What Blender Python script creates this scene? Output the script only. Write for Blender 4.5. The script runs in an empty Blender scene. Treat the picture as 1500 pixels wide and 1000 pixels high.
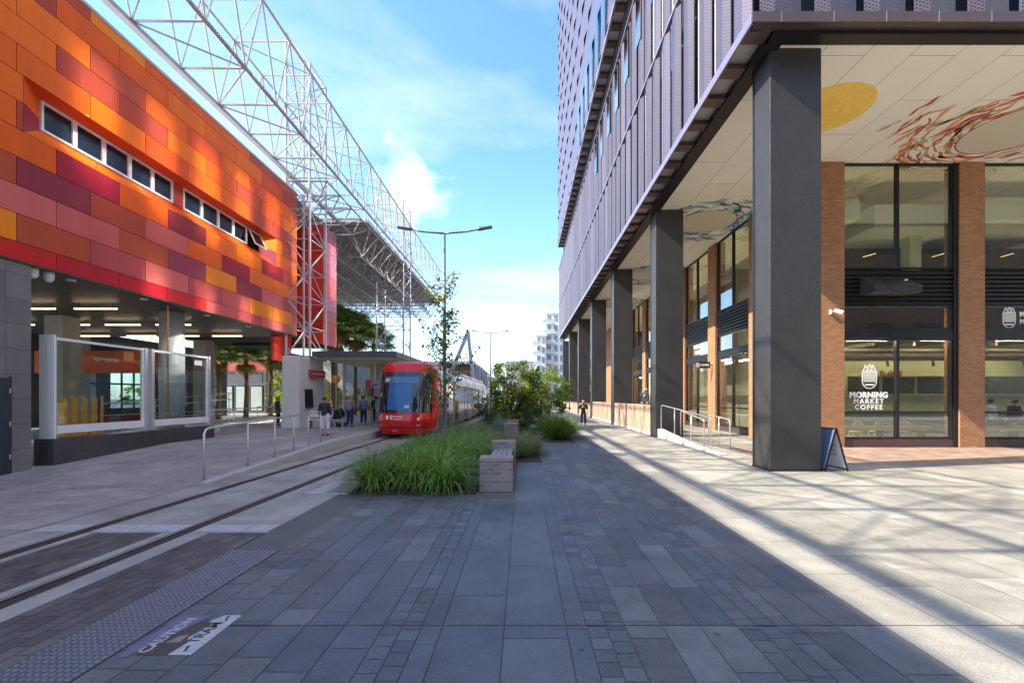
import bpy, bmesh, math, random
from mathutils import Vector, Matrix, noise as mnoise
R = math.radians
rng = random.Random(7)
sc = bpy.context.scene
col = sc.collection
WL = {}            # world location of every thing / part, by object name

# ------------------------------------------------------------------ materials
def newmat(name):
    m = bpy.data.materials.new(name); m.use_nodes = True
    nt = m.node_tree; nt.nodes.clear()
    out = nt.nodes.new('ShaderNodeOutputMaterial')
    return m, nt, out
def nd(nt, typ, **kw):
    n = nt.nodes.new(typ)
    for k, v in kw.items():
        if k.startswith('i_'):
            n.inputs[int(k[2:]) if k[2:].isdigit() else k[2:].replace('_', ' ')].default_value = v
        else: setattr(n, k, v)
    return n
def c4(c, f=1.0): return (min(c[0]*f, 1), min(c[1]*f, 1), min(c[2]*f, 1), 1)
def math_(nt, op, a, b=None, c=None):
    n = nt.nodes.new('ShaderNodeMath'); n.operation = op
    for i, v in enumerate((a, b, c)):
        if v is None: continue
        if isinstance(v, (int, float)): n.inputs[i].default_value = v
        else: nt.links.new(v, n.inputs[i])
    return n.outputs[0]
def mixc(nt, fac, a, b, mode='MIX'):
    n = nt.nodes.new('ShaderNodeMix'); n.data_type = 'RGBA'; n.blend_type = mode
    for s, v in ((n.inputs[0], fac), (n.inputs[6], a), (n.inputs[7], b)):
        if isinstance(v, (int, float, tuple)): s.default_value = v
        else: nt.links.new(v, s)
    return n.outputs[2]
def M(name, c, rough=.6, metal=0., var=.15, scale=2.5, bump=0., bscale=60, attr=False, spec=.5, emit=None, fine=.0, stain=0, gum=False):
    m, nt, out = newmat(name)
    p = nd(nt, 'ShaderNodeBsdfPrincipled')
    nt.links.new(p.outputs[0], out.inputs[0])
    tc = nd(nt, 'ShaderNodeTexCoord')
    nz = nd(nt, 'ShaderNodeTexNoise', i_Scale=scale, i_Detail=6.0, i_Roughness=.62)
    nt.links.new(tc.outputs['Object'], nz.inputs['Vector'])
    f = math_(nt, 'MULTIPLY_ADD', nz.outputs['Fac'], 2*var, 1-var)
    if fine:
        n2 = nd(nt, 'ShaderNodeTexNoise', i_Scale=bscale*1.3, i_Detail=2.0)
        nt.links.new(tc.outputs['Object'], n2.inputs['Vector'])
        f = math_(nt, 'MULTIPLY', f, math_(nt, 'MULTIPLY_ADD', n2.outputs['Fac'], 2*fine, 1-fine))
    base = c4(c)
    if attr:
        a = nd(nt, 'ShaderNodeVertexColor', layer_name='Col'); base = a.outputs['Color']
    if stain:
        n3 = nd(nt, 'ShaderNodeTexNoise', i_Scale=.55, i_Detail=8.0, i_Roughness=.7); mp3 = nd(nt, 'ShaderNodeMapping'); mp3.inputs['Scale'].default_value = (1, 1, 1) if stain > 0 else (3, 3, .25)
        nt.links.new(tc.outputs['Object'], mp3.inputs[0]); nt.links.new(mp3.outputs[0], n3.inputs['Vector'])
        r3 = nd(nt, 'ShaderNodeMapRange'); r3.inputs[1].default_value = .35; r3.inputs[2].default_value = .62; r3.inputs[3].default_value = 1-abs(stain); r3.inputs[4].default_value = 1.0
        nt.links.new(n3.outputs['Fac'], r3.inputs[0]); f = math_(nt, 'MULTIPLY', f, r3.outputs[0])
    if gum:
        vo = nd(nt, 'ShaderNodeTexVoronoi', i_Scale=1.7); nt.links.new(tc.outputs['Object'], vo.inputs['Vector'])
        f = math_(nt, 'MULTIPLY', f, math_(nt, 'SUBTRACT', 1.0, math_(nt, 'MULTIPLY', math_(nt, 'LESS_THAN', vo.outputs['Distance'], .05), .45)))
    vm = nd(nt, 'ShaderNodeVectorMath', operation='SCALE')
    if attr: nt.links.new(base, vm.inputs[0])
    else: vm.inputs[0].default_value = c[:3]
    nt.links.new(f, vm.inputs['Scale'])
    nt.links.new(vm.outputs[0], p.inputs['Base Color'])
    p.inputs['Metallic'].default_value = metal
    p.inputs['Specular IOR Level'].default_value = spec
    nt.links.new(math_(nt, 'MULTIPLY_ADD', nz.outputs['Fac'], .25, rough-.125), p.inputs['Roughness'])
    if bump:
        b = nd(nt, 'ShaderNodeTexNoise', i_Scale=bscale, i_Detail=3.0)
        nt.links.new(tc.outputs['Object'], b.inputs['Vector'])
        bn = nd(nt, 'ShaderNodeBump', i_Strength=bump, i_Distance=.02)
        nt.links.new(b.outputs['Fac'], bn.inputs['Height'])
        nt.links.new(bn.outputs[0], p.inputs['Normal'])
    if emit:
        p.inputs['Emission Color'].default_value = c4(c); p.inputs['Emission Strength'].default_value = emit
    return m
def wallvec(nt, flat=False):
    tc = nd(nt, 'ShaderNodeTexCoord'); s = nd(nt, 'ShaderNodeSeparateXYZ')
    nt.links.new(tc.outputs['Object'], s.inputs[0])
    k = nd(nt, 'ShaderNodeCombineXYZ')
    if flat:
        nt.links.new(s.outputs[1], k.inputs[0]); nt.links.new(s.outputs[0], k.inputs[1])
    else:
        nt.links.new(math_(nt, 'ADD', s.outputs[0], s.outputs[1]), k.inputs[0]); nt.links.new(s.outputs[2], k.inputs[1])
    return tc, k.outputs[0]
def brick(name, c1, c2, mortar, w, h, mort=.01, rough=.8, bump=.4, offset=.5, var=.25, flat=False, bias=0., spec=.4):
    m, nt, out = newmat(name)
    p = nd(nt, 'ShaderNodeBsdfPrincipled'); nt.links.new(p.outputs[0], out.inputs[0])
    tc, v = wallvec(nt, flat)
    b = nd(nt, 'ShaderNodeTexBrick', i_Color1=c4(c1), i_Color2=c4(c2), i_Mortar=c4(mortar), i_Scale=1.0)
    b.inputs['Mortar Size'].default_value = mort; b.inputs['Brick Width'].default_value = w
    b.inputs['Row Height'].default_value = h; b.inputs['Bias'].default_value = bias; b.offset = offset
    nt.links.new(v, b.inputs['Vector'])
    nz = nd(nt, 'ShaderNodeTexNoise', i_Scale=1.3, i_Detail=6.0); nt.links.new(tc.outputs['Object'], nz.inputs['Vector'])
    vm = nd(nt, 'ShaderNodeVectorMath', operation='SCALE'); nt.links.new(b.outputs['Color'], vm.inputs[0])
    nt.links.new(math_(nt, 'MULTIPLY_ADD', nz.outputs['Fac'], 2*var, 1-var), vm.inputs['Scale'])
    nt.links.new(vm.outputs[0], p.inputs['Base Color'])
    p.inputs['Roughness'].default_value = rough; p.inputs['Specular IOR Level'].default_value = spec
    n2 = nd(nt, 'ShaderNodeTexNoise', i_Scale=45.0, i_Detail=3.0); nt.links.new(tc.outputs['Object'], n2.inputs['Vector'])
    hgt = math_(nt, 'MULTIPLY_ADD', n2.outputs['Fac'], .5, math_(nt, 'MULTIPLY', b.outputs['Fac'], -1.0))
    bn = nd(nt, 'ShaderNodeBump', i_Strength=bump, i_Distance=.012); nt.links.new(hgt, bn.inputs['Height'])
    nt.links.new(bn.outputs[0], p.inputs['Normal'])
    return m
def perforated(name, c, hole, pitch, r, rough=.45, metal=.3, var=.12):
    m, nt, out = newmat(name)
    p = nd(nt, 'ShaderNodeBsdfPrincipled'); nt.links.new(p.outputs[0], out.inputs[0])
    tc, v = wallvec(nt)
    vo = nd(nt, 'ShaderNodeTexVoronoi', i_Scale=1/pitch, i_Randomness=0.0); vo.voronoi_dimensions = '2D'
    mp = nd(nt, 'ShaderNodeMapping'); mp.inputs['Rotation'].default_value = (0, 0, R(45))
    nt.links.new(v, mp.inputs[0]); nt.links.new(mp.outputs[0], vo.inputs['Vector'])
    fac = math_(nt, 'LESS_THAN', vo.outputs['Distance'], r)
    nz = nd(nt, 'ShaderNodeTexNoise', i_Scale=.9, i_Detail=4.0); nt.links.new(tc.outputs['Object'], nz.inputs['Vector'])
    vm = nd(nt, 'ShaderNodeVectorMath', operation='SCALE'); vm.inputs[0].default_value = c
    nt.links.new(math_(nt, 'MULTIPLY_ADD', nz.outputs['Fac'], 2*var, 1-var), vm.inputs['Scale'])
    nt.links.new(mixc(nt, fac, vm.outputs[0], c4(hole)), p.inputs['Base Color'])
    p.inputs['Roughness'].default_value = rough
    nt.links.new(math_(nt, 'MULTIPLY', math_(nt, 'SUBTRACT', 1.0, fac), metal), p.inputs['Metallic'])
    return m
def glass(name, tint=(.8, .86, .84), refl=.12, gl=.0, f0=None):
    m, nt, out = newmat(name)
    t = nd(nt, 'ShaderNodeBsdfTransparent', i_Color=c4(tint))
    g = nd(nt, 'ShaderNodeBsdfGlossy', i_Color=(1, 1, 1, 1), i_Roughness=gl)
    fr = nd(nt, 'ShaderNodeLayerWeight', i_Blend=.5)
    tc = nd(nt, 'ShaderNodeTexCoord'); nz = nd(nt, 'ShaderNodeTexNoise', i_Scale=.7, i_Detail=1.0)
    nt.links.new(tc.outputs['Object'], nz.inputs['Vector'])
    bn = nd(nt, 'ShaderNodeBump', i_Strength=.03, i_Distance=.1); nt.links.new(nz.outputs['Fac'], bn.inputs['Height'])
    f = math_(nt, 'MINIMUM', math_(nt, 'MULTIPLY_ADD', math_(nt, 'POWER', fr.outputs['Facing'], 4.0), .9, refl+.035), 1.0)
    x = nd(nt, 'ShaderNodeMixShader'); nt.links.new(f, x.inputs[0])
    nt.links.new(t.outputs[0], x.inputs[1]); nt.links.new(g.outputs[0], x.inputs[2])
    nt.links.new(x.outputs[0], out.inputs[0])
    return m
def leafmat(name, trans=.35, rough=.5):
    m, nt, out = newmat(name)
    a = nd(nt, 'ShaderNodeVertexColor', layer_name='Col')
    p = nd(nt, 'ShaderNodeBsdfPrincipled', i_Roughness=rough); p.inputs['Specular IOR Level'].default_value = .3
    nt.links.new(a.outputs[0], p.inputs['Base Color'])
    t = nd(nt, 'ShaderNodeBsdfTranslucent'); vm = nd(nt, 'ShaderNodeVectorMath', operation='MULTIPLY')
    nt.links.new(a.outputs[0], vm.inputs[0]); vm.inputs[1].default_value = (1.5, 1.6, .8)
    nt.links.new(vm.outputs[0], t.inputs[0])
    x = nd(nt, 'ShaderNodeMixShader', i_0=trans); nt.links.new(p.outputs[0], x.inputs[1]); nt.links.new(t.outputs[0], x.inputs[2])
    nt.links.new(x.outputs[0], out.inputs[0])
    return m

m_col = M('dark_steel', (.038, .036, .036), .42, .15, .35, 1.4, .9, 30, fine=.45, spec=.6)
m_cream = brick('cream_panel', (.92, .87, .75), (.90, .85, .73), (.28, .25, .2), 3.6, 1.2, .008, .6, .1, .5, .05, flat=True)
m_black = M('black_metal', (.018, .018, .02), .4, .3, .3)
m_brown = M('bronze_metal', (.11, .075, .075), .4, .45, .25, 1.5)
m_lil = M('lilac_edge', (.27, .25, .32), .38, .45, .12)
m_perf = perforated('perforated_panel', (.125, .105, .135), (.018, .016, .022), .064, .30)
m_perf2 = perforated('perforated_panel_pale', (.145, .125, .165), (.03, .026, .04), .064, .24)
m_perfd = perforated('perforated_soffit', (.58, .55, .58), (.05, .05, .05), .06, .30)
m_tower = M('tower_cladding', (.128, .114, .168), .42, .3, .12, .5)
m_brk = brick('brown_brick', (.47, .235, .11), (.36, .17, .078), (.16, .10, .07), .24, .075, .008, .8, .5, .5, .22)
m_brkw = brick('pale_brick', (.50, .33, .22), (.40, .25, .16), (.40, .32, .26), .24, .08, .010, .85, .5, .5, .25)
m_brkr = brick('recycled_brick', (.38, .27, .24), (.24, .17, .16), (.34, .31, .30), .23, .082, .012, .9, .8, .5, .4)
m_glass = glass('shop_glass', (.84, .88, .82), refl=.10)
m_glassd = glass('dark_glass', (.10, .13, .17), .10)
m_glassb = glass('balustrade_glass', (.82, .88, .88), .02)
m_white = M('white_paint', (.78, .78, .79), .4, 0, .05)
m_offw = M('offwhite_wall', (.62, .61, .58), .7, 0, .12)
m_steel = M('stainless', (.66, .65, .63), .36, .7, .1)
m_galv = M("white_steel", (.47, .47, .50), .42, .15, .1)
m_conc = M('pale_concrete', (.50, .475, .45), .8, 0, .16, 1.4, .25, 30, fine=.1)
m_tile = brick('grey_stone_tile', (.20, .185, .185), (.15, .14, .145), (.06, .06, .06), .9, .62, .006, .55, .15, 0., .3)
m_tiled = brick('dark_stone_tile', (.07, .065, .07), (.055, .05, .055), (.03, .03, .03), .95, .42, .006, .3, .1, .5, .3)
m_door = M('navy_door', (.03, .038, .055), .4, .1, .15)
m_clad = M('coloured_cladding', (.8, .2, .03), .42, 0, .06, 1.2, attr=True, spec=.25, stain=-.12)
m_dark = M('shadow_gap', (.02, .018, .018), .8)
m_ceil = brick('dark_ceiling', (.075, .062, .055), (.07, .058, .05), (.02, .02, .02), 2.4, .3, .012, .5, .2, .5, .2, flat=True)
m_lamp = M('lit_tube', (1.0, .78, .45), .5, 0, 0, emit=3.0)
m_stone = M('paving_stone', (.2, .2, .2), .58, 0, .32, 3.2, .6, 45, attr=True, fine=.42, spec=.4, stain=.36, gum=True)
m_ground = M('ground_base', (.135, .128, .12), .9, 0, .2, 1.0, .3, 40)
m_road = M('far_ground', (.19, .185, .18), .85, 0, .2, .5)
m_slab = M('track_slab', (.44, .40, .355), .8, 0, .28, 1.1, .3, 50, fine=.2, stain=.35, gum=True)
m_rail = M('worn_rail', (.10, .07, .058), .45, .5, .4, 6)
m_paintw = M('worn_white_paint', (.46, .45, .44), .75, 0, .5, 9, fine=.4)
m_tact = M('tactile_stud', (.22, .225, .25), .38, .35, .25, 5)
m_timber = M('pale_timber', (.50, .34, .18), .5, 0, .25, 5)
m_wood = M('grey_timber', (.26, .26, .27), .7, 0, .3, 9)
m_yel = M('yellow_plastic', (.85, .42, .02), .45, 0, .1)
m_bark = M('grey_bark', (.17, .145, .12), .9, 0, .4, 14, .6, 40)
m_palmbark = M('palm_bark', (.13, .09, .06), .95, 0, .4, 10, .7, 25)
m_leaf = leafmat('leaf')
m_soil = M('mulch', (.06, .045, .035), .95, 0, .4, 8, .5, 30)
m_turf = M('turf', (.06, .10, .025), .9, 0, .4, 9, .6, 60, fine=.3)
m_skin = M('skin', (.50, .30, .22), .55, 0, .08)
m_text = M('white_lettering', (.85, .85, .83), .5, 0, .02)
m_textd = M('dark_lettering', (.03, .03, .04), .5, 0, .02)

# ------------------------------------------------------------------ mesh builder
class MB:
    def __init__(s): s.v = []; s.f = []; s.mi = []; s.c = []; s.cur = 0; s.cc = (1, 1, 1)
    def face(s, idx): s.f.append(idx); s.mi.append(s.cur); s.c.append(s.cc)
    def quad(s, *pts):
        n = len(s.v); s.v += [tuple(p) for p in pts]; s.face(tuple(range(n, n+len(pts)))); return s
    def box(s, x0, x1, y0, y1, z0, z1):
        n = len(s.v)
        s.v += [(x0,y0,z0),(x1,y0,z0),(x1,y1,z0),(x0,y1,z0),(x0,y0,z1),(x1,y0,z1),(x1,y1,z1),(x0,y1,z1)]
        for q in ((3,2,1,0),(4,5,6,7),(0,1,5,4),(1,2,6,5),(2,3,7,6),(3,0,4,7)): s.face(tuple(n+i for i in q))
        return s
    def obox(s, c, ax, ay, az):     # oriented box, half vectors
        n = len(s.v); c = Vector(c); ax = Vector(ax); ay = Vector(ay); az = Vector(az)
        for k in ((-1,-1,-1),(1,-1,-1),(1,1,-1),(-1,1,-1),(-1,-1,1),(1,-1,1),(1,1,1),(-1,1,1)):
            s.v.append(tuple(c+ax*k[0]+ay*k[1]+az*k[2]))
        for q in ((3,2,1,0),(4,5,6,7),(0,1,5,4),(1,2,6,5),(2,3,7,6),(3,0,4,7)): s.face(tuple(n+i for i in q))
        return s
    def tube(s, p, q, r, n=6, r2=None, cap=True):
        p = Vector(p); q = Vector(q); d = (q-p)
        if d.length < 1e-6: return s
        d.normalize(); u = d.orthogonal().normalized(); w = d.cross(u); r2 = r if r2 is None else r2
        b = len(s.v)
        for c, rr in ((p, r), (q, r2)):
            for i in range(n):
                a = 2*math.pi*(i+.5)/n; s.v.append(tuple(c+u*(math.cos(a)*rr)+w*(math.sin(a)*rr)))
        for i in range(n):
            j = (i+1) % n; s.face((b+i, b+j, b+n+j, b+n+i))
        if cap:
            s.face(tuple(b+i for i in reversed(range(n)))); s.face(tuple(b+n+i for i in range(n)))
        return s
    def path(s, pts, r, n=8, rs=None):
        pts = [Vector(p) for p in pts]; b = len(s.v); u = None
        for k, p in enumerate(pts):
            d = (pts[min(k+1, len(pts)-1)]-pts[max(k-1, 0)]).normalized()
            u = d.orthogonal().normalized() if u is None else (u-d*u.dot(d)).normalized()
            w = d.cross(u); rr = rs[k] if rs else r
            for i in range(n):
                a = 2*math.pi*i/n; s.v.append(tuple(p+u*(math.cos(a)*rr)+w*(math.sin(a)*rr)))
        for k in range(len(pts)-1):
            for i in range(n):
                j = (i+1) % n; s.face((b+k*n+i, b+k*n+j, b+(k+1)*n+j, b+(k+1)*n+i))
        s.face(tuple(b+i for i in reversed(range(n)))); e = b+(len(pts)-1)*n; s.face(tuple(e+i for i in range(n)))
        return s
    def cyl(s, x, y, z0, z1, r, n=24, r2=None): return s.tube((x, y, z0), (x, y, z1), r, n, r2)
    def prism(s, poly, d):          # extrude a 3-D polygon along vector d
        n = len(poly); b = len(s.v); d = Vector(d)
        s.v += [tuple(Vector(p)) for p in poly]+[tuple(Vector(p)+d) for p in poly]
        s.face(tuple(reversed(range(b, b+n)))); s.face(tuple(range(b+n, b+2*n)))
        for i in range(n):
            j = (i+1) % n; s.face((b+i, b+j, b+n+j, b+n+i))
        return s
    def ball(s, c, rx, ry, rz, n=12, m=8):
        b = len(s.v); c = Vector(c)
        for k in range(m+1):
            t = math.pi*k/m
            for i in range(n):
                a = 2*math.pi*i/n
                s.v.append((c.x+rx*math.sin(t)*math.cos(a), c.y+ry*math.sin(t)*math.sin(a), c.z+rz*math.cos(t)))
        for k in range(m):
            for i in range(n):
                j = (i+1) % n; s.face((b+k*n+i, b+(k+1)*n+i, b+(k+1)*n+j, b+k*n+j))
        return s
    def build(s, name, mats, parent=None, smooth=False, bevel=0., origin=None):
        me = bpy.data.meshes.new(name)
        o = bpy.data.objects.new(name, me); col.objects.link(o)
        off = Vector((0, 0, 0))
        if parent is not None:
            o.parent = parent; off = WL[parent.name]
        elif origin is not None:
            off = Vector(origin); o.location = off
        WL[o.name] = off.copy()
        me.from_pydata([(v[0]-off.x, v[1]-off.y, v[2]-off.z) for v in s.v], [], s.f)
        if not isinstance(mats, (list, tuple)): mats = [mats]
        for m in mats: me.materials.append(m)
        if any(s.mi): me.polygons.foreach_set('material_index', s.mi)
        if any(c != (1, 1, 1) for c in s.c):
            a = me.color_attributes.new('Col', 'FLOAT_COLOR', 'CORNER'); buf = []
            for f, c in zip(s.f, s.c): buf += [c[0], c[1], c[2], 1.0]*len(f)
            a.data.foreach_set('color', buf)
        if smooth: me.polygons.foreach_set('use_smooth', [True]*len(me.polygons))
        me.update()
        if bevel:
            b = o.modifiers.new('bevel', 'BEVEL'); b.width = bevel; b.segments = 2; b.limit_method = 'ANGLE'
        return o
def tag(o, label=None, cat=None, group=None, kind=None):
    if label: o['label'] = label
    if cat: o['category'] = cat
    if group: o['group'] = group
    if kind: o['kind'] = kind
    return o
def thing(name, label, cat, loc=(0, 0, 0), group=None):
    o = bpy.data.objects.new(name, None); col.objects.link(o); o.location = loc; o.empty_display_size = .2
    WL[o.name] = Vector(loc)
    return tag(o, label, cat, group)
def struct(o): return tag(o, kind='structure')
def copy_tree(o, loc=None, parent=None, label=None, rotz=None, scale=None):
    c = o.copy(); col.objects.link(c)
    if parent: c.parent = parent
    if loc is not None: c.location = loc
    if label: c['label'] = label
    if rotz is not None: c.rotation_euler = (0, 0, rotz)
    if scale is not None: c.scale = (scale,)*3 if isinstance(scale, (int, float)) else scale
    for ch in list(o.children): copy_tree(ch, parent=c)
    return c
def text(s, size, mb, mat4, extrude=.004, bold=0., align='CENTER', spacing=1.0):
    cu = bpy.data.curves.new('lettering', 'FONT'); cu.body = s; cu.size = size; cu.extrude = extrude
    cu.offset = bold; cu.align_x = align; cu.align_y = 'CENTER'; cu.space_character = spacing; cu.resolution_u = 3
    o = bpy.data.objects.new('lettering', cu); col.objects.link(o)
    bpy.context.view_layer.update()
    me = bpy.data.meshes.new_from_object(o.evaluated_get(bpy.context.evaluated_depsgraph_get()))
    b = len(mb.v)
    mb.v += [tuple(mat4 @ v.co) for v in me.vertices]
    for p in me.polygons: mb.face(tuple(b+i for i in p.vertices))
    bpy.data.objects.remove(o); bpy.data.curves.remove(cu); bpy.data.meshes.remove(me)
def frame(o, x, y):    # matrix: local x -> x, local y -> y, normal x cross y, origin o
    x = Vector(x).normalized(); y = Vector(y).normalized(); z = x.cross(y)
    m = Matrix((x, y, z)).transposed().to_4x4(); m.translation = Vector(o); return m
# ------------------------------------------------------------------ camera, sun, sky
cam = bpy.data.cameras.new('camera'); co = bpy.data.objects.new('camera', cam); col.objects.link(co)
co.location = (0, 0, 1.9); co.rotation_euler = (R(90), 0, 0)
cam.sensor_width = 36; cam.lens = 36*667/1500; cam.shift_x = -16/1500; cam.shift_y = 82/1500
cam.clip_start = .1; cam.clip_end = 2000; sc.camera = co
TOSUN = Vector((-1, -.22, .85)).normalized()
sl = bpy.data.lights.new('sun', 'SUN'); sl.energy = 4.4; sl.angle = R(.53); sl.color = (1, .90, .74)
so = bpy.data.objects.new('sun', sl); col.objects.link(so); so.location = (-20, 0, 60)
so.rotation_euler = TOSUN.to_track_quat('Z', 'Y').to_euler()
w = bpy.data.worlds.new('World'); sc.world = w; w.use_nodes = True; nt = w.node_tree; nt.nodes.clear()
wo = nd(nt, 'ShaderNodeOutputWorld'); bg = nd(nt, 'ShaderNodeBackground', i_Strength=.15); nt.links.new(bg.outputs[0], wo.inputs[0])
sk = nd(nt, 'ShaderNodeTexSky', sky_type='NISHITA', sun_disc=False, sun_elevation=math.asin(TOSUN.z),
        sun_rotation=math.atan2(TOSUN.x, TOSUN.y), air_density=1.0, dust_density=.6, ozone_density=1.6)
tc = nd(nt, 'ShaderNodeTexCoord'); sp = nd(nt, 'ShaderNodeSeparateXYZ'); nt.links.new(tc.outputs['Generated'], sp.inputs[0])
den = math_(nt, 'ADD', math_(nt, 'MAXIMUM', sp.outputs[2], 0.0), .16)
cv = nd(nt, 'ShaderNodeCombineXYZ')
nt.links.new(math_(nt, 'DIVIDE', sp.outputs[0], den), cv.inputs[0]); nt.links.new(math_(nt, 'DIVIDE', sp.outputs[1], den), cv.inputs[1])
mp = nd(nt, 'ShaderNodeMapping'); mp.inputs['Location'].default_value = (3.1, .55, 0); mp.inputs['Scale'].default_value = (.55, 1.0, 1); mp.inputs['Rotation'].default_value = (0, 0, R(-25))
nt.links.new(cv.outputs[0], mp.inputs[0])
n1 = nd(nt, 'ShaderNodeTexNoise', i_Scale=1.1, i_Detail=9.0, i_Roughness=.58, i_Distortion=.5); nt.links.new(mp.outputs[0], n1.inputs['Vector'])
cr = nd(nt, 'ShaderNodeValToRGB'); cr.color_ramp.elements[0].position = .48; cr.color_ramp.elements[1].position = .78
nt.links.new(n1.outputs['Fac'], cr.inputs[0])
# low haze bank of thin cloud near the horizon
hz = math_(nt, 'POWER', math_(nt, 'SUBTRACT', 1.0, math_(nt, 'MINIMUM', math_(nt, 'MAXIMUM', sp.outputs[2], 0.0), 1.0)), 7.0)
# one small cumulus
cd = Vector((-168, 667, 305)).normalized()
dt = nd(nt, 'ShaderNodeVectorMath', operation='DISTANCE'); nt.links.new(tc.outputs['Generated'], dt.inputs[0]); dt.inputs[1].default_value = cd
n2 = nd(nt, 'ShaderNodeTexNoise', i_Scale=16.0, i_Detail=6.0); nt.links.new(tc.outputs['Generated'], n2.inputs['Vector'])
cm = math_(nt, 'ADD', math_(nt, 'MULTIPLY', dt.outputs['Value'], -16.0), math_(nt, 'MULTIPLY_ADD', n2.outputs['Fac'], 3.0, -.35))
cm = math_(nt, 'MINIMUM', math_(nt, 'MAXIMUM', cm, 0.0), 1.0)
fac = math_(nt, 'MULTIPLY_ADD', cr.outputs[0], .55, math_(nt, 'MULTIPLY', hz, .15))
fac = math_(nt, 'ADD', fac, math_(nt, 'MAXIMUM', math_(nt, 'MULTIPLY_ADD', sp.outputs[0], 1.2, -.35), 0.0))  # extra bright cloud added in the unseen east sky to fill the facade
fac = math_(nt, 'MINIMUM', math_(nt, 'MULTIPLY_ADD', cm, .8, fac), 0.95)
CLOUD = (4.3, 4.5, 4.8, 1)
hs = nd(nt, 'ShaderNodeHueSaturation', i_Saturation=1.2, i_Value=1.22); nt.links.new(sk.outputs[0], hs.inputs['Color'])
nt.links.new(mixc(nt, fac, hs.outputs[0], CLOUD), bg.inputs[0])
vs = sc.view_settings; vs.view_transform = 'Standard'; vs.look = 'None'; vs.gamma = 1; vs.exposure = 1.38; vs.use_curve_mapping = False
cy = sc.cycles; cy.use_denoising = True; cy.max_bounces = 10; cy.diffuse_bounces = 4; cy.glossy_bounces = 4
cy.transparent_max_bounces = 24; cy.sample_clamp_indirect = 0; cy.caustics_reflective = True; cy.caustics_refractive = False; cy.blur_glossy = .05
cy.use_guiding = True; cy.use_surface_guiding = True; cy.guiding_training_samples = 64

# ------------------------------------------------------------------ ground
GAP = .007
def jit(c, a=.12):
    k = 1+rng.uniform(-a, a); return (c[0]*k, c[1]*k, c[2]*k)
def tiles(mb, x0, x1, y0, y1, lens, pick, zf=None, along='y', phase=0.):
    y = y0-phase
    while y < y1:
        L = rng.choice(lens); a, b = max(y, y0), min(y+L, y1); y += L
        if b-a < .03: continue
        mb.cc = pick()
        z = (lambda q: 0.) if zf is None else zf
        g = GAP/2
        mb.quad((x0+g, a+g, z(a)), (x1-g, a+g, z(a)), (x1-g, b-g, z(b)), (x0+g, b-g, z(b)))
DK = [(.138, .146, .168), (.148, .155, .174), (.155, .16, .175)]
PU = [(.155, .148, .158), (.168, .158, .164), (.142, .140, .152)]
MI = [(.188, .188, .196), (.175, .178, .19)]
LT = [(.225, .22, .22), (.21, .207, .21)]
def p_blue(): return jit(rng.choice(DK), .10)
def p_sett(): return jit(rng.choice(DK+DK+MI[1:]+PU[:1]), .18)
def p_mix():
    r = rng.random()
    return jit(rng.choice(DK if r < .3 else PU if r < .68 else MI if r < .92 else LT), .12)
def p_lit(): return jit(rng.choice([(.40, .38, .325), (.34, .325, .285), (.43, .405, .345), (.37, .35, .305), (.29, .28, .25)]), .08)  # paler, warmer tone puts sunlight into the stones beyond the shadow edge
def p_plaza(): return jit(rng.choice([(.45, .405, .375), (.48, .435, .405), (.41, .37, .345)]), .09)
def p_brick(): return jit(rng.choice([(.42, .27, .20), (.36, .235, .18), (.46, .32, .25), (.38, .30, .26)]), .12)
g = MB().box(-400, 400, -60, 700, -1.0, -.014).build('ground', m_road); struct(g)
struct(MB().box(2.4, 60, -15.5, -3.0, -.3, 0.).build('rear_paving', M('rear_paving', (.36, .35, .325), .8, 0, .2)))  # unseen sheet added behind the viewer, pale to bounce sun onto the soffit
g = MB().box(-30, 32, -6, 75, -.5, -.010).build('paving_bed', m_ground); struct(g)
pv = MB()
def strip(x0, x1, lens, pick, y0=-3., y1=70.):
    # the cross joint at y 3.8 cuts every strip
    for a, b in ((y0, 3.8), (3.803, y1)):
        if b > a: tiles(pv, x0, x1, a, b, lens, pick, phase=rng.uniform(0, min(lens)))
BIG = [1.3, 1.6, 2.0]; NAR = [.8, 1.0, 1.2]; SET = [.17]; GEN = [.42, .55, .7, .9]
def yend(x): return 8.55 if x < -.2 else 64.
for x0, x1, l, p in ((-.67, -.155, BIG, p_blue), (-.155, .36, BIG, p_blue), (.36, .53, NAR, p_blue), (.53, .69, SET, p_sett), (.69, .85, SET, p_sett),
                     (-.84, -.67, NAR, p_blue), (-1.0, -.84, SET, p_sett), (-1.16, -1.0, SET, p_sett)):
    strip(x0, x1, l, p, y1=yend(x0))
x = -1.16
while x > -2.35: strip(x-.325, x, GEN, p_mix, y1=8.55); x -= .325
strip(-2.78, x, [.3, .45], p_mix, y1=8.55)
strip(-3.02, -2.78, [.2, .23], lambda: jit(PU[1], .2), y1=8.55)
x = .85
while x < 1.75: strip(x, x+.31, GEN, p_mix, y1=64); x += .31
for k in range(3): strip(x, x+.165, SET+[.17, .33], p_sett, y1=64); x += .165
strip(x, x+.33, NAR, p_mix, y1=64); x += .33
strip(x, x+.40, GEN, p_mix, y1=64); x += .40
xl = x  # paler tiles begin here, along the shadow edge
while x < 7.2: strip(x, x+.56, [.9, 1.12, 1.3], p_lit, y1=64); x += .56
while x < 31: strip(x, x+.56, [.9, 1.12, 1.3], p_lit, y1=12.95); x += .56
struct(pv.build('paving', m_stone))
pb = MB()
x = xl
while x < 7.6: x += .56
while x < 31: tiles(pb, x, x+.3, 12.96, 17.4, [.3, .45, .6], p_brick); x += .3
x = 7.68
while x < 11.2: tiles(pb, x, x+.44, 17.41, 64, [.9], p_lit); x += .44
struct(pb.build('terrace_paving', m_stone))
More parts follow.
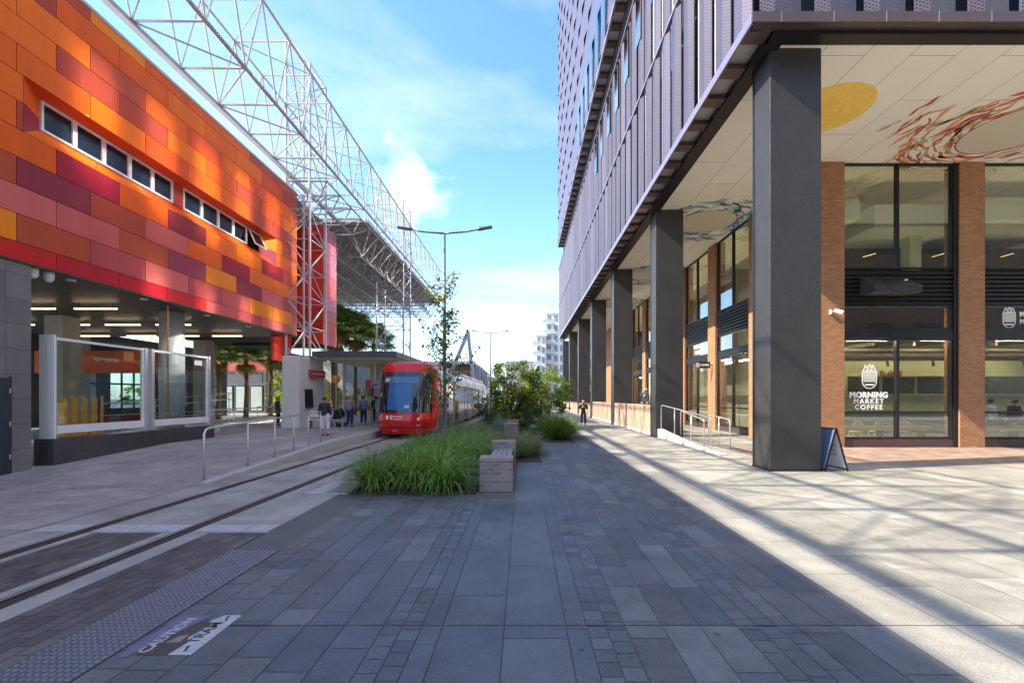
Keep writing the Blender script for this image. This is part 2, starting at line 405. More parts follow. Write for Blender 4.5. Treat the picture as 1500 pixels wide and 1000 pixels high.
# left plaza, ramp and platform top
def zr(y): return 0. if y < 10.3 else (.3*(y-10.3)/5.7 if y < 16 else .3)
pl = MB(); x = -7.1
while x > -30:
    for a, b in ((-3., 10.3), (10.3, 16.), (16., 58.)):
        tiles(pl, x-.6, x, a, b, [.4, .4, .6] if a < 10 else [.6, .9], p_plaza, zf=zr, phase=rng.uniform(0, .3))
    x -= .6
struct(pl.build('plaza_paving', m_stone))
pf = MB(); pf.prism([(-7.1, 10.3, -.012), (-7.1, 16, .288), (-7.1, 58, .288), (-7.1, 58, -.4), (-7.1, 10.3, -.4)], (-22, 0, 0))
struct(pf.build('platform', m_conc))
kb = MB(); kb.prism([(-7.1, 10.0, -.1), (-7.1, 10.0, .05), (-7.1, 16.3, .335), (-7.1, 58, .335), (-7.1, 58, -.1)], (.22, 0, 0))
struct(kb.build('platform_kerb', m_conc, bevel=.012))
# track slab
ts = MB().box(-6.86, -3.62, 6.42, 70, -.3, .0); ts.box(-7.08, -6.86, -3, 10.0, -.3, 0.); ts.box(-6.86, -6.02, -3, 6.40, -.3, 0.)
ts.box(-5.08, -4.42, -3, 6.40, -.3, .0)
struct(ts.build('track_slab', m_slab))
tp = MB()
for x0, x1, n in ((-6.02, -5.08, 8), (-4.42, -3.62, 6)):
    wd = (x1-x0)/n
    for k in range(n):
        tiles(tp, x0+k*wd, x0+(k+1)*wd, -3, 6.4, [.24], lambda: jit(rng.choice([(.14, .125, .115), (.12, .107, .10), (.175, .155, .14)]), .1), phase=.12*(k % 2))
struct(tp.build('track_pavers', m_stone))
for i, xr in enumerate((-6.29, -4.83)):
    t = thing('tram_rail', ('rusty grooved tram rail on the platform side of the track', 'rusty grooved tram rail nearer the dotted tactile strip')[i], 'rail', (xr, 0, 0), 'tram rails')
    MB().box(xr-.075, xr-.005, -3, 70, -.05, .010).build('rail_head', m_rail, t)
    MB().box(xr-.052, xr-.028, -3, 70, .0101, .0112).build('polished_strip', m_steel, t)
    MB().box(xr-.005, xr+.045, -3, 70, -.05, .004).build('groove', m_dark, t)
    MB().box(xr+.045, xr+.075, -3, 70, -.05, .009).build('guard_lip', m_rail, t)
    MB().box(xr+.075, xr+.14, -3, 70, -.05, .005).build('sealant_strip', M('bitumen_%d' % i, (.045, .04, .042), .7), t)
rm = MB()
for x0, x1 in ((-7.0, -6.38), (-6.13, -4.92), (-4.68, -4.0), (-3.98, -3.64)): rm.box(x0, x1, 6.46, 6.8, -.01, .005)
struct(rm.build('road_marking', m_paintw))
# tactile strip
t = thing('tactile_strip', 'band of raised warning studs beside the tram track', 'tactile paving', (-3.3, 3.5, 0))
MB().box(-3.61, -3.03, .6, 5.68, -.02, .004).build('backing', M('tactile_back', (.10, .10, .12), .6, 0, .2), t)
st = MB(); nx = 11; ny = 96
for i in range(nx):
    for j in range(ny):
        px = -3.585+i*.0525; py = .65+j*.0525
        st.tube((px, py, .004), (px, py, .013), .021, 8, .014)
tag(st.build('studs', m_tact, t), kind='stuff')
# caution decal
t = thing('ground_sign', 'peeling CAUTION TRAM warning stuck on the dark paving', 'ground sign', (-2.68, 3.65, 0))
MB().prism([(-2.97, 3.33, .002), (-2.90, 3.33, .002), (-2.86, 3.5, .002), (-2.72, 3.90, .002), (-2.70, 3.97, .002), (-2.97, 3.97, .002)], (0, 0, .004)).build('faded_strip', M('faded_violet', (.16, .145, .23), .6, 0, .25, 9), t)
MB().prism([(-2.62, 3.36, .002), (-2.45, 3.36, .002), (-2.45, 3.97, .002), (-2.60, 3.97, .002), (-2.66, 3.86, .002), (-2.60, 3.82, .002), (-2.645, 3.6, .002), (-2.60, 3.52, .002)], (0, 0, .004)).build('white_strip', m_paintw, t)
MB().prism([(-2.86, 3.36, .0015), (-2.62, 3.36, .0015), (-2.60, 3.85, .0015), (-2.72, 3.90, .0015), (-2.85, 3.5, .0015)], (0, 0, .003)).build('worn_patch', M('old_glue', (.085, .065, .06), .8, 0, .3, 12), t)
MB().prism([(-2.76, 3.52, .003), (-2.66, 3.53, .003), (-2.67, 3.64, .003), (-2.73, 3.62, .003)], (0, 0, .006)).build('loose_flake', M('tan_flake', (.26, .22, .15), .7, 0, .3, 9), t)
lt = MB(); text('CAUTION', .118, lt, frame((-2.835, 3.65, .0065), (0, 1, 0), (-1, 0, 0)), .001, .003); lt.build('caution_lettering', m_paintw, t)
lt = MB(); text('TRAM', .125, lt, frame((-2.565, 3.68, .0065), (0, 1, 0), (-1, 0, 0)), .001, .002)
for y in (3.44, 3.91): lt.obox((-2.54, y, .0065), (.008, .004, 0), (-.012, .04, 0), (0, 0, .001))
lt.build('tram_lettering', m_textd, t)
# access cover
t = thing('access_cover', 'pale square access cover between tram track and grass bed', 'access cover', (-3.5, 9.6, 0))
MB().box(-4.3, -2.86, 9.0, 10.3, -.02, .006).build('surround', m_conc, t)
MB().box(-3.95, -3.05, 9.15, 9.95, -.02, .010).build('lid', M('cover_lid', (.33, .32, .31), .7, 0, .15), t)
lm = MB(); lm.box(-3.98, -3.02, 9.12, 9.145, -.02, .011); lm.box(-3.98, -3.02, 9.955, 9.98, -.02, .011)
lm.build('lid_edge', m_black, t)
# ------------------------------------------------------------------ office building on the right
B = thing('office_building', 'tall office building with perforated violet panels over dark steel columns', 'building', (9, 12, 0))
YC = [11.73+10.1*k for k in range(7)]
for y in YC:
    c = MB().box(6.37, 7.69, y, y+.87, 0, 10.899).build('column', m_col, B, bevel=.015)
    MB().box(6.35, 7.71, y-.02, y+.89, 0, .05).build('base_plate', m_black, c)
    cb = MB(); cb.box(6.352, 6.372, y+.80, y+.872, .05, 10.85); cb.build('edge_trim', m_black, c)
sf = MB().box(6.56, 30, 11.545, 70, 10.90, 11.06).build('soffit', m_cream, B)
b = MB(); b.box(6.16, 30, 11.19, 11.54, 10.82, 11.12); b.box(6.12, 6.555, 11.545, 70.4, 10.82, 11.12); b.build('soffit_beam', m_black, B)
MB().box(5.5, 30, 10.92, 10.975, 10.90, 11.16).build('front_fascia', m_brown, B, bevel=.008)
b = MB()
for k in range(20): b.box(6.2+k*1.26, 6.215+k*1.26, 10.914, 10.921, 10.902, 11.158)
b.build('fascia_joint', m_lil, B)
MB().box(5.62, 30, 10.977, 11.185, 10.915, 10.96).build('front_soffit', m_brown, B)
MB().box(5.5, 5.555, 10.978, 70.5, 10.90, 11.16).build('side_fascia', m_lil, B, bevel=.008)
b = MB(); y = 11.2
while y < 70.3:
    b.box(5.56, 6.115, y, y+.42, 10.89, 11.02); y += 1.2625
tag(b.build('soffit_rib', m_brown, B), kind='stuff')
MB().box(5.56, 6.115, 11.19, 70.4, 11.03, 11.06).build('soffit_mesh', m_perfd, B)
# dark glazed wall behind the screens
MB().box(6.02, 30, 11.55, 70.2, 11.13, 21.7).build('curtain_wall', m_glassd if False else M('blue_glazing', (.22, .27, .34), .03, .75, .1, spec=.8), B)
b = MB()
for z in (16.0, 21.58):
    b.box(5.47, 5.60, 10.92, 70.5, z-.06, z+.06); b.box(5.61, 30, 10.92, 11.02, z-.06, z+.06)
b.build('floor_edge', m_lil, B)
def panel(axis, a, z0, z1):
    m = MB(); w_ = 1.0; n = 4
    prof = [(0, .10), (.30*w_, .0), (.72*w_, .03), (w_, .12)]
    pts = []
    for d, e in prof:
        if axis == 'y': pts.append((5.50+e, a+d))
        else: pts.append((a+d, 10.93+e))
    inn = [((p[0]+.03, p[1]) if axis == 'y' else (p[0], p[1]+.03)) for p in pts]
    for i in range(3):
        P, Q = pts[i], pts[i+1]
        m.quad((*P, z0), (*Q, z0), (*Q, z1), (*P, z1)) if axis == 'x' else m.quad((*Q, z0), (*P, z0), (*P, z1), (*Q, z1))
    P, Q = pts[3], inn[3]; m.quad((*P, z0), (*Q, z0), (*Q, z1), (*P, z1))
    P, Q = inn[0], pts[0]; m.quad((*P, z0), (*Q, z0), (*Q, z1), (*P, z1))
    for i in range(3):
        P, Q = inn[i+1], inn[i]; m.quad((*P, z0), (*Q, z0), (*Q, z1), (*P, z1))
    return m
far = MB()
for row, (z0, z1) in enumerate(((11.17, 15.93), (16.07, 21.51))):
    y = 11.04; k = 0
    while y < 69.4:
        yy = y+rng.uniform(-.10, .10)
        if row == 0 and y < 60 or row == 1 and y < 50: panel('y', yy, z0, z1).build('cladding_panel', m_perf if (k*7+row*3) % 5 else m_perf2, B)
        else:
            q = panel('y', yy, z0, z1); n = len(far.v); far.v += q.v
            for f in q.f: far.face(tuple(i+n for i in f))
        y += 1.2625; k += 1
    for k in range(10): panel('x', 5.75+k*1.2625+rng.uniform(-.08, .08), z0, z1 if row == 0 else 21.5).build('cladding_panel', m_perf, B)
tag(far.build('distant_panel', m_perf2, B), kind='stuff')
b = MB(); y = 12.12
while y < 40: b.tube((5.66, y, 11.17), (5.66, y, 21.5), .025, 6); y += 1.2625
tag(b.build('panel_post', m_brown, B), kind='stuff')
# tower above
MB().box(5.45, 26, 8.8, 61.6, 21.72, 60).build('tower_core', M('tower_core', (.03, .03, .035), .4), B)
b = MB(); y = 8.6
while y < 61.5: b.box(4.86, 5.44, y, y+.45, 22.35, 22.5); y += 1.2625
tag(b.build('tower_rib', m_brown, B), kind='stuff')
MB().box(4.86, 5.44, 8.5, 61.8, 22.51, 22.54).build('tower_soffit', m_perfd, B)
MB().box(4.74, 4.855, 8.4, 62.0, 22.3, 22.62).build('tower_edge', m_lil, B)
b = MB(); H = 3.35; Wp = 2.3
for r_ in range(11):
    z0 = 22.63+r_*H; y = 8.4-(Wp/2 if r_ % 2 else 0)
    while y < 62:
        nx_, nz_ = 6, 4; base = len(b.v)
        y0c, y1c = max(y, 8.4), min(y+Wp, 62.0)
        for j in range(nz_+1):
            for i in range(nx_+1):
                t_ = i/nx_; q = j/nz_
                bul = .13*math.sin(math.pi*t_)**2.5*(1-q)**2
                b.v.append((4.80-bul, y0c+(y1c-y0c)*t_, z0+H*q))
        for j in range(nz_):
            for i in range(nx_):
                a = base+j*(nx_+1)+i; b.face((a+1, a, a+nx_+1, a+nx_+2))
        y += Wp
tag(b.build('tower_screen', m_tower, B, smooth=True), kind='stuff')
MB().box(4.84, 4.86, 8.4, 62, 22.63, 59.5).build('tower_backing', m_dark, B)
MB().box(4.8, 26, 61.7, 62.0, 22.3, 60).build('tower_end', m_tower, B)
MB().box(4.8, 26, 8.4, 8.7, 22.3, 60).build('tower_front', m_tower, B)

# shop fronts ---------------------------------------------------------------
def bay(x0, x1, mull, parent, side=False, F=17.55, awn=False):
    """one glazed bay; on the front wall the bay runs along x, on the side wall along y (F is the wall line)."""
    def bx(m, a0, a1, d0, d1, z0, z1):
        if side: m.box(F+d0, F+d1, a0, a1, z0, z1)
        else: m.box(a0, a1, F+d0, F+d1, z0, z1)
    for nm, z0, z1, gl in (('upper_window', 6.84, 10.895, 1), ('transom_window', 4.52, 5.45, 1), ('shop_window', .32, 4.15, 1)):
        fr = MB(); e = .06
        bx(fr, x0, x0+e, -.05, .09, z0, z1); bx(fr, x1-e, x1, -.05, .09, z0, z1)
        bx(fr, x0+e, x1-e, -.05, .09, z0, z0+e); bx(fr, x0+e, x1-e, -.05, .09, z1-e, z1)
        if nm != 'transom_window': bx(fr, mull-.055, mull+.055, -.055, .085, z0+e, z1-e)
        fw = fr.build(nm, m_black, parent)
        for a, c in (((x0+e, mull-.056), (mull+.056, x1-e)) if nm != 'transom_window' else ((x0+e, x1-e),)):
            g_ = MB(); bx(g_, a, c, .015, .022, z0+e, z1-e); g_.build('pane', m_glass, fw)
        if nm == 'shop_window':
            r_ = MB(); bx(r_, x0+e, mull-.056, -.03, .0, 1.30, 1.37); bx(r_, mull+.056, x1-e, -.03, .0, 1.30, 1.37); r_.build('transom_bar', m_black, fw)
    m = MB(); bx(m, x0, x1, -.07, .12, 4.17, 4.50); m.build('lintel', m_black, parent)
    m = MB(); bx(m, x0, x1, -.06, .12, 0, .305); m.build('plinth', m_brown, parent)
    lv = MB(); bx(lv, x0, x1, .10, .12, 5.46, 6.83); lv.build('louvre_back', m_dark, parent)
    lv = MB(); z = 5.50
    while z < 6.72:
        if side: lv.quad((F+.09, x0, z+.10), (F+.09, x1, z+.10), (F-.04, x1, z), (F-.04, x0, z)); lv.box(F-.05, F-.035, x0, x1, z-.012, z+.055)
        else: lv.quad((x1, F+.09, z+.10), (x0, F+.09, z+.10), (x0, F-.04, z), (x1, F-.04, z)); lv.box(x0, x1, F-.05, F-.035, z-.012, z+.055)
        z += .165
    lv.build('louvre', m_black, parent)
FX = [(11.21, 12.29), (16.7, 17.66), (21.95, 22.9), (27.2, 28.15)]
for i, (a, c) in enumerate(FX):
    MB().box(a, c, 17.4, 18.05, 0, 10.898).build('brick_pier', m_brk, B)
for i in range(3):
    x0, x1 = FX[i][1]+.005, FX[i+1][0]-.17
    bay(x0, x1, 14.41 if i == 0 else (x0+x1)/2, B)
    MB().box(x1+.002, x1+.168, 17.46, 17.75, 0, 10.897).build('jamb', m_black, B)
SY = [(21.5, 22.6), (26.55, 27.6), (31.6, 32.65), (36.65, 37.7), (41.7, 42.75), (46.75, 47.8), (51.8, 52.85), (56.85, 57.9)]
for a, c in SY: MB().box(11.205, 11.8, a, c, 0, 10.897).build('brick_pier', m_brk, B)
prev = 18.06
for a, c in SY:
    bay(prev+.005, a-.005, (prev+a)/2, B, side=True, F=11.36); prev = c
MB().box(11.3, 11.6, 57.91, 70, 0, 10.89).build('end_wall', m_brk, B)
m_fill_lamp = M('lit_strip', (1.0, .80, .50), .5, 0, 0, emit=55.0)  # for unseen glowing strips added to brighten the cafe interior
# cafe room
MB().box(11.85, 30, 18.1, 27, -.2, .02).build('cafe_floor', M('cafe_floor', (.30, .27, .22), .5, 0, .15), B)
cw = M('sage_wall', (.52, .55, .40), .7, 0, .06)
MB().box(14.4, 30, 25.0, 25.3, .02, 10.88).build('cafe_wall', cw, B)
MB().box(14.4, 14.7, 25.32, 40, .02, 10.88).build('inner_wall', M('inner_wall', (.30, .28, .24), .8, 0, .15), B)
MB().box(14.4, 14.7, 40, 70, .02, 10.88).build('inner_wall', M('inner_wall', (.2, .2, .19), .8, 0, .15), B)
MB().box(11.9, 30, 18.4, 24.99, 4.25, 4.42).build('service_deck', M('service_deck', (.16, .15, .13), .8), B)
b = MB()
for x0, x1, z in ((12.4, 14.0, 9.3), (14.6, 18.5, 9.0), (18.9, 24, 9.3)): b.box(x0, x1, 18.9, 23, z, z+.9)
b.build('bulkhead', M('bulkhead', (.62, .66, .60), .7, 0, .05), B)
b = MB()
for x_ in (13.2, 17.0, 19.3): b.box(x_, x_+.5, 20.0, 20.5, 6.9, 9.2)
b.build('inner_post', cw, B)
b = MB(); b.box(12.6, 29, 24.94, 24.99, 2.1, 3.05)
b.build('high_window', M('high_window', (.09, .10, .07), .25), B)
b = MB()
for x_ in (12.55, 14.4, 15.7, 17.6, 19.5, 21.4, 23.3): b.box(x_, x_+.14, 24.88, 24.985, 2.05, 3.1)
b.box(12.5, 28, 24.87, 24.985, 3.05, 3.2); b.box(12.5, 28, 24.87, 24.985, 1.98, 2.1); b.build('window_grid', M('grid_sage', (.58, .62, .46), .6), B)
b = MB()
for k in range(5): b.tube((12.2, 19.2+k*1.1, 3.9-.1*(k % 2)), (28, 19.2+k*1.1, 3.9-.1*(k % 2)), .07+.04*(k % 3), 10)
for k in range(9): b.box(12.8+k*1.7, 12.9+k*1.7, 18.9, 24.8, 4.05, 4.2)
b.build('duct', M('duct', (.30, .28, .25), .5, .3, .2), B)
b = MB(); b.tube((12.2, 19.0, 3.45), (29, 19.0, 3.45), .02, 6)
for k in range(8): b.tube((13.3+k*1.9, 19.0, 3.43), (13.3+k*1.9, 18.95, 3.2), .05, 8)
b.build('track_light', m_black, B)
b = MB(); b.box(12.9, 27, 24.2, 24.9, .02, 1.05); b.build('counter', M('counter', (.10, .13, .09), .5), B)
b = MB()
for k in range(3): b.obox((15.6+k*3.1, 20.5, 8.3), (.30, .02, .09), (0, .012, 0), (0, 0, .008))
b.build('lit_strip', M('yellow_strip', (1.0, .66, .2), .5, 0, 0, emit=1.6), B)
MB().box(11.9, 30, 21.0, 21.2, 4.43, 8.75).build('dark_sheet', M('inner_dark', (.05, .035, .03), .6, 0, .3), B)  # dark sheet added to imitate the dark reflection low in the upper panes
b = MB()
for k in range(5):
    for y_ in (18.25, 23.6): b.box(13.0+k*3.0, 14.6+k*3.0, y_, y_+.05, 4.17 if y_ < 19 else 3.98, 4.2 if y_ < 19 else 4.03)
b.build('lit_strip', m_fill_lamp, B)  # added strips, the front ones hidden behind the lintel
b = MB()
for k in range(4):
    for y_ in (20.5, 34.0, 44.0): b.box(12.6, 12.7, y_+k*2.3, y_+k*2.3+1.4, 4.0, 4.05)
b.build('lit_strip', m_fill_lamp, B)  # further added strips brightening the rooms along the side
b = MB(); b.box(18.3, 23, 24.4, 24.9, 3.0, 3.06); b.build('shelf', m_timber, B)
# objects in the cafe
def bent_chair():
    t = thing('cafe_chair', 'pale bentwood cafe chair behind the lettered window, first from the brick pier', 'chair', (0, 0, 0), 'bentwood chairs in the cafe')
    MB().cyl(0, 0, .44, .475, .20, 18).build('seat', m_timber, t)
    for sx, sy in ((-1, -1), (1, -1), (-1, 1), (1, 1)):
        MB().tube((sx*.14, sy*.14, .44), (sx*.19, sy*.19, 0), .014, 6).build('leg', m_timber, t)
    b = MB(); pts = [(-.19, .17, .46)]+[(-.19*math.cos(math.pi*k/10), .20, .70+.20*math.sin(math.pi*k/10)) for k in range(11)]+[(.19, .17, .46)]
    b.path(pts, .014, 6)
    for x_ in (-.09, -.03, .03, .09): b.tube((x_, .175, .46), (x_, .205, .88-.6*x_*x_*8), .008, 5)
    b.build('backrest', m_timber, t)
    return t
ch0 = bent_chair(); chair_spots = [(12.75, 19.25, 2.9), (13.35, 19.6, 3.4), (14.0, 19.2, 3.0), (15.0, 19.4, 3.3), (16.1, 19.3, 2.8), (20.4, 19.2, 3.2)]
names = ['pale bentwood chair nearest the brick pier with the wall lamp', 'pale bentwood chair second from the brick pier, turned slightly left', 'pale bentwood chair under the window lettering, left of the mullion',
         'pale bentwood chair just right of the window mullion', 'pale bentwood chair beside the dark jamb behind the right pane', 'pale bentwood chair beside the customer in black']
for k, (x_, y_, rz) in enumerate(chair_spots):
    o = ch0 if k == 0 else copy_tree(ch0)
    o.location = (x_, y_, .02); o.rotation_euler = (0, 0, rz); o['label'] = names[k]
for k, (x0, x1) in enumerate(((12.4, 16.4), (17.8, 21.8))):
    t = thing('window_bench', ('long pale timber bench top behind the lettered cafe window', 'long pale timber bench with two seated customers')[k], 'bench', ((x0+x1)/2, 18.4, .02), 'timber benches along the cafe window')
    MB().box(x0, x1, 18.2, 18.62, .58, .74).build('bench_top', m_timber, t, bevel=.01)
    for x_ in (x0+.3, (x0+x1)/2, x1-.3): MB().box(x_-.05, x_+.05, 18.25, 18.55, .02, .58).build('leg', m_brown, t)
def jar_at(x_, lab, k):
    b = MB(); b.cyl(x_, 24.6, 3.06, 3.06+.22+.05*(k % 2), .09+.02*(k % 3), 12); b.cyl(x_, 24.6, 3.29, 3.36, .05, 10)
    tag(b.build('jar', M('amber_jar', (.30+.05*k, .17, .06), .3), origin=(x_, 24.6, 3.06)), lab, 'jar', 'jars on the cafe shelf')
for k, (x_, lab) in enumerate(((18.9, 'squat amber jar at the left end of the cafe shelf'), (19.4, 'taller amber jar beside the squat one on the cafe shelf'), (19.9, 'wide amber jar third along the cafe shelf'), (20.4, 'orange jar at the right of the cafe shelf'))): jar_at(x_, lab, k)
# lettering on the glass
def pine(mb, cx, cz, s, y):
    def ring(pts, wd):
        for i in range(len(pts)-1):
            a = Vector((cx+pts[i][0]*s, y, cz+pts[i][1]*s)); c = Vector((cx+pts[i+1][0]*s, y, cz+pts[i+1][1]*s))
            d = (c-a); L = d.length; d.normalize(); n_ = Vector((-d.z, 0, d.x))
            mb.obox((a+c)/2, d*(L/2+wd*s*.4), n_*(wd*s/2), (0, .002, 0))
    body = [(-.3, .22), (-.3, -.2)]+[(-.3*math.cos(math.pi*k/10), -.2-.3*math.sin(math.pi*k/10)) for k in range(1, 10)]+[(.3, -.2), (.3, .22), (-.3, .22)]
    ring(body, .045)
    for k in range(-3, 5):
        a = (-.24, -.26+k*.1); c = (.24, .12+k*.1)
        t0 = max(0, (-.22-a[1])/(c[1]-a[1])); t1 = min(1, (.18-a[1])/(c[1]-a[1]))
        if t1 > t0+.05: ring([(a[0]+.48*t0, a[1]+(c[1]-a[1])*t0), (a[0]+.48*t1, a[1]+(c[1]-a[1])*t1)], .04)
    ring([(-.16, -.34), (.16, -.34)], .06)
    for x0, x1, h in ((-.27, -.02, .5), (-.13, .13, .54), (.02, .27, .5)): ring([(x0, .24), ((x0+x1)/2-.03 if x0 < -.2 else (x0+x1)/2, h), (x1, .24)], .05)
t = thing('window_sign', 'white MORNING MARKET COFFEE lettering with pineapple emblem on the cafe window', 'window sign', (13.33, 17.56, 1.6))
lm = MB(); pine(lm, 13.36, 2.70, .90, 17.553); lm.build('emblem', m_text, t)
for s_, z, sz, bo, sp_ in (('MORNING', 1.99, .30, .014, 1.06), ('MARKET', 1.75, .255, .007, 1.30), ('COFFEE', 1.52, .255, .007, 1.30)):
    lm = MB(); text(s_, sz, lm, frame((13.33, 17.553, z), (1, 0, 0), (0, 0, 1)), .002, bo, spacing=sp_); lm.build('lettering', m_text, t)
t = thing('window_sign', 'white pineapple emblem and lettering high on the right-hand cafe window', 'window sign', (19.4, 17.56, 4.6))
lm = MB(); pine(lm, 18.75, 4.98, .78, 17.553); lm.build('emblem', m_text, t)
for s_, z, bo in (('MORNING', 5.10, .012), ('MARKET COFFEE', 4.82, .004)):
    lm = MB(); text(s_, .26, lm, frame((19.15, 17.553, z), (1, 0, 0), (0, 0, 1)), .002, bo, 'LEFT'); lm.build('lettering', m_text, t)
# hood over the louvres, wall light
t = thing('extract_hood', 'shiny dark box hood jutting out of the louvres above the cafe window', 'hood', (13.7, 17.4, 5.8))
b = MB(); b.prism([(12.95, 17.5, 6.50), (12.95, 16.75, 6.05), (12.95, 16.75, 5.78), (12.95, 17.5, 5.78)], (1.75, 0, 0)); b.build('housing', M('hood_steel', (.06, .06, .065), .3, .3, .2), t)
MB().ball((14.3, 17.0, 6.28), .06, .06, .04).build('knob', m_white, t)
t = thing('wall_light', 'small white security light on the sunlit brick pier', 'wall light', (11.85, 17.4, 5.1))
MB().cyl(11.72, 17.34, 5.08, 5.22, .05, 12).build('bracket', m_white, t)
b = MB(); b.tube((11.78, 17.25, 5.2), (12.02, 17.12, 5.08), .07, 14, .09); b.build('lamp_head', m_white, t)
# ceiling murals
zc = 10.894
t = thing('ceiling_mural', 'round yellow sun painted on the cream soffit beside the corner column', 'mural', (9.5, 14.3, zc))
d = MB(); N = 40; d.prism([(9.5+1.3*math.cos(2*math.pi*k/N), 14.3+1.3*math.sin(2*math.pi*k/N), zc) for k in range(N)], (0, 0, .004)); d.build('disc', M('mural_yellow', (.95, .64, .13), .7, 0, .28, 5, fine=.2), t)
def wavy(mb, p, ang, L, wd, seed, z):
    n_ = 16; pts = []; rr = random.Random(seed); a1, a2, ph = rr.uniform(.05, .13)*L**.3, rr.uniform(.01, .05), rr.uniform(0, 6)
    d_ = Vector((math.cos(ang), math.sin(ang), 0)); nn = Vector((-d_.y, d_.x, 0)); k1 = rr.uniform(3.2, 5.5)
    for k in range(n_+1):
        q = k/n_; pts.append(Vector((p[0], p[1], z))+d_*(L*q)+nn*(a1*math.sin(k1*q*L+ph)+a2*math.sin(2.3*k1*q*L+1.3*ph)))
    for k in range(n_):
        q0, q1 = k/n_, (k+1)/n_; w0 = wd*(.25+math.sin(math.pi*q0)**.7*(.8+.5*math.sin(9*q0+ph))); w1 = wd*(.25+math.sin(math.pi*q1)**.7*(.8+.5*math.sin(9*q1+ph)))
        mb.quad(pts[k]+nn*w0, pts[k+1]+nn*w1, pts[k+1]-nn*w1, pts[k]-nn*w0)
def flame(cx, cy_, r, cols, lab, seed, arcs):
    t = thing('ceiling_mural', lab, 'mural', (cx, cy_, zc), 'murals painted on the cream soffit'); rr = random.Random(seed)
    buf = MB(); n_ = 0
    for a0, a1, cnt, ext in arcs:
        for k in range(cnt):
            a = R(rr.uniform(a0, a1)); q = r*1.06+rr.random()*ext; L = rr.uniform(.6, 1.6)
            p = (cx+q*math.cos(a), cy_+q*math.sin(a)); ang = a+math.pi/2+rr.uniform(-.45, .45)
            p = (p[0]-math.cos(ang)*L/2, p[1]-math.sin(ang)*L/2)
            buf.cur = rr.randrange(len(cols)); wavy(buf, p, ang, L, rr.uniform(.035, .075), rr.random(), zc+.0005*(n_ % 7)); n_ += 1
    buf.build('wave_pattern', [M('mural_'+nm, cc, .7, 0, .1) for nm, cc in cols], t)
    e = MB(); N = 48
    for k in range(N):
        a, c = 2*math.pi*k/N, 2*math.pi*(k+1)/N
        e.quad(*[(cx+rr_*math.cos(q), cy_+rr_*math.sin(q), zc-.002) for rr_, q in ((r, a), (r, c), (r+.05, c), (r+.05, a))])
    e.build('ring_edge', M('ring_brown', (.25, .16, .13), .7), t)
    MB().prism([(cx+r*math.cos(2*math.pi*k/N), cy_+r*math.sin(2*math.pi*k/N), zc-.001) for k in range(N)], (0, 0, .004)).build('ring_field', M('ring_cream', (.70, .63, .48), .6, 0, .05), t)
RED = [('orange_red', (.62, .14, .05)), ('salmon', (.80, .36, .19)), ('maroon', (.48, .12, .07)), ('olive', (.50, .42, .20))]
BLU = [('navy', (.04, .07, .22)), ('teal', (.14, .40, .42)), ('slate', (.15, .22, .45)), ('aqua', (.32, .55, .52))]
flame(16.6, 15.35, 1.45, RED, 'orange and maroon flame mural ring on the soffit above the cafe window', 3, ((92, 178, 40, 1.6), (178, 235, 14, 1.4), (172, 200, 22, 3.0), (0, 92, 20, 1.2)))
for k, (cy_, lab) in enumerate(((23.4, 'blue and teal wave mural ring on the soffit past the corner column'), (33.5, 'blue wave mural on the soffit past the second column'), (43.6, 'small distant blue wave mural on the soffit past the third column'))):
    flame(9.4, cy_, 1.45, BLU, lab, 11+k, ((0, 360, 110, 1.25),))
# blade sign and sign in the shop
t = thing('blade_sign', 'small black projecting sign with white lettering beside the pale brick pier', 'sign', (10.7, 26.9, 3.4))
MB().box(10.2, 11.05, 26.86, 26.94, 3.62, 4.0).build('sign_board', m_black, t)
MB().box(11.05, 11.2, 26.88, 26.92, 3.78, 3.84).build('bracket', m_black, t)
lm = MB(); text('COFFEE', .17, lm, frame((10.68, 26.855, 3.81), (1, 0, 0), (0, 0, 1)), .002, .002); pine(lm, 10.3, 3.81, .28, 26.856); lm.build('lettering', m_text, t)
t = thing('window_sign', 'white lettered sign glowing behind the transom window past the pale brick pier', 'window sign', (11.5, 29.5, 4.7))
lm = MB(); text('MORNING\nMARKET', .36, lm, frame((11.352, 29.4, 5.0), (0, -1, 0), (0, 0, 1)), .002, .008); lm.build('lettering', m_text, t)
# low wall between columns, stair edge, handrails
wl = []
for k in range(1, 6):
    y0, y1 = YC[k]+.89, YC[k+1]-.02
    t = thing('brick_wall', ['low pale brick wall with the blond person behind it', 'low pale brick wall past the third column', 'low pale brick wall past the fourth column', 'low pale brick wall past the fifth column', 'low pale brick wall furthest along the path'][k-1], 'wall', (6.5, y0, 0), 'low brick walls between the columns')
    n_ = 3; top = 1.52 if k < 3 else 1.3
    for j in range(n_):
        a = y0+(y1-y0)*j/n_; c = y0+(y1-y0)*(j+1)/n_-.03
        MB().box(6.42, 6.75, a, c, .14, top).build('wall_section', m_brkw, t)
    MB().box(6.38, 6.8, y0, y1, 0, .139).build('footing', m_conc, t)
t = thing('stair_kerb', 'pale concrete kerb carrying the steel handrails', 'kerb', (6.7, 19, 0))
MB().prism([(6.42, 14.9, 0), (6.42, 21.8, 0), (6.42, 21.8, .42), (6.42, 17.5, .10), (6.42, 14.9, .05)], (.28, 0, 0)).build('kerb', m_conc, t, bevel=.01)
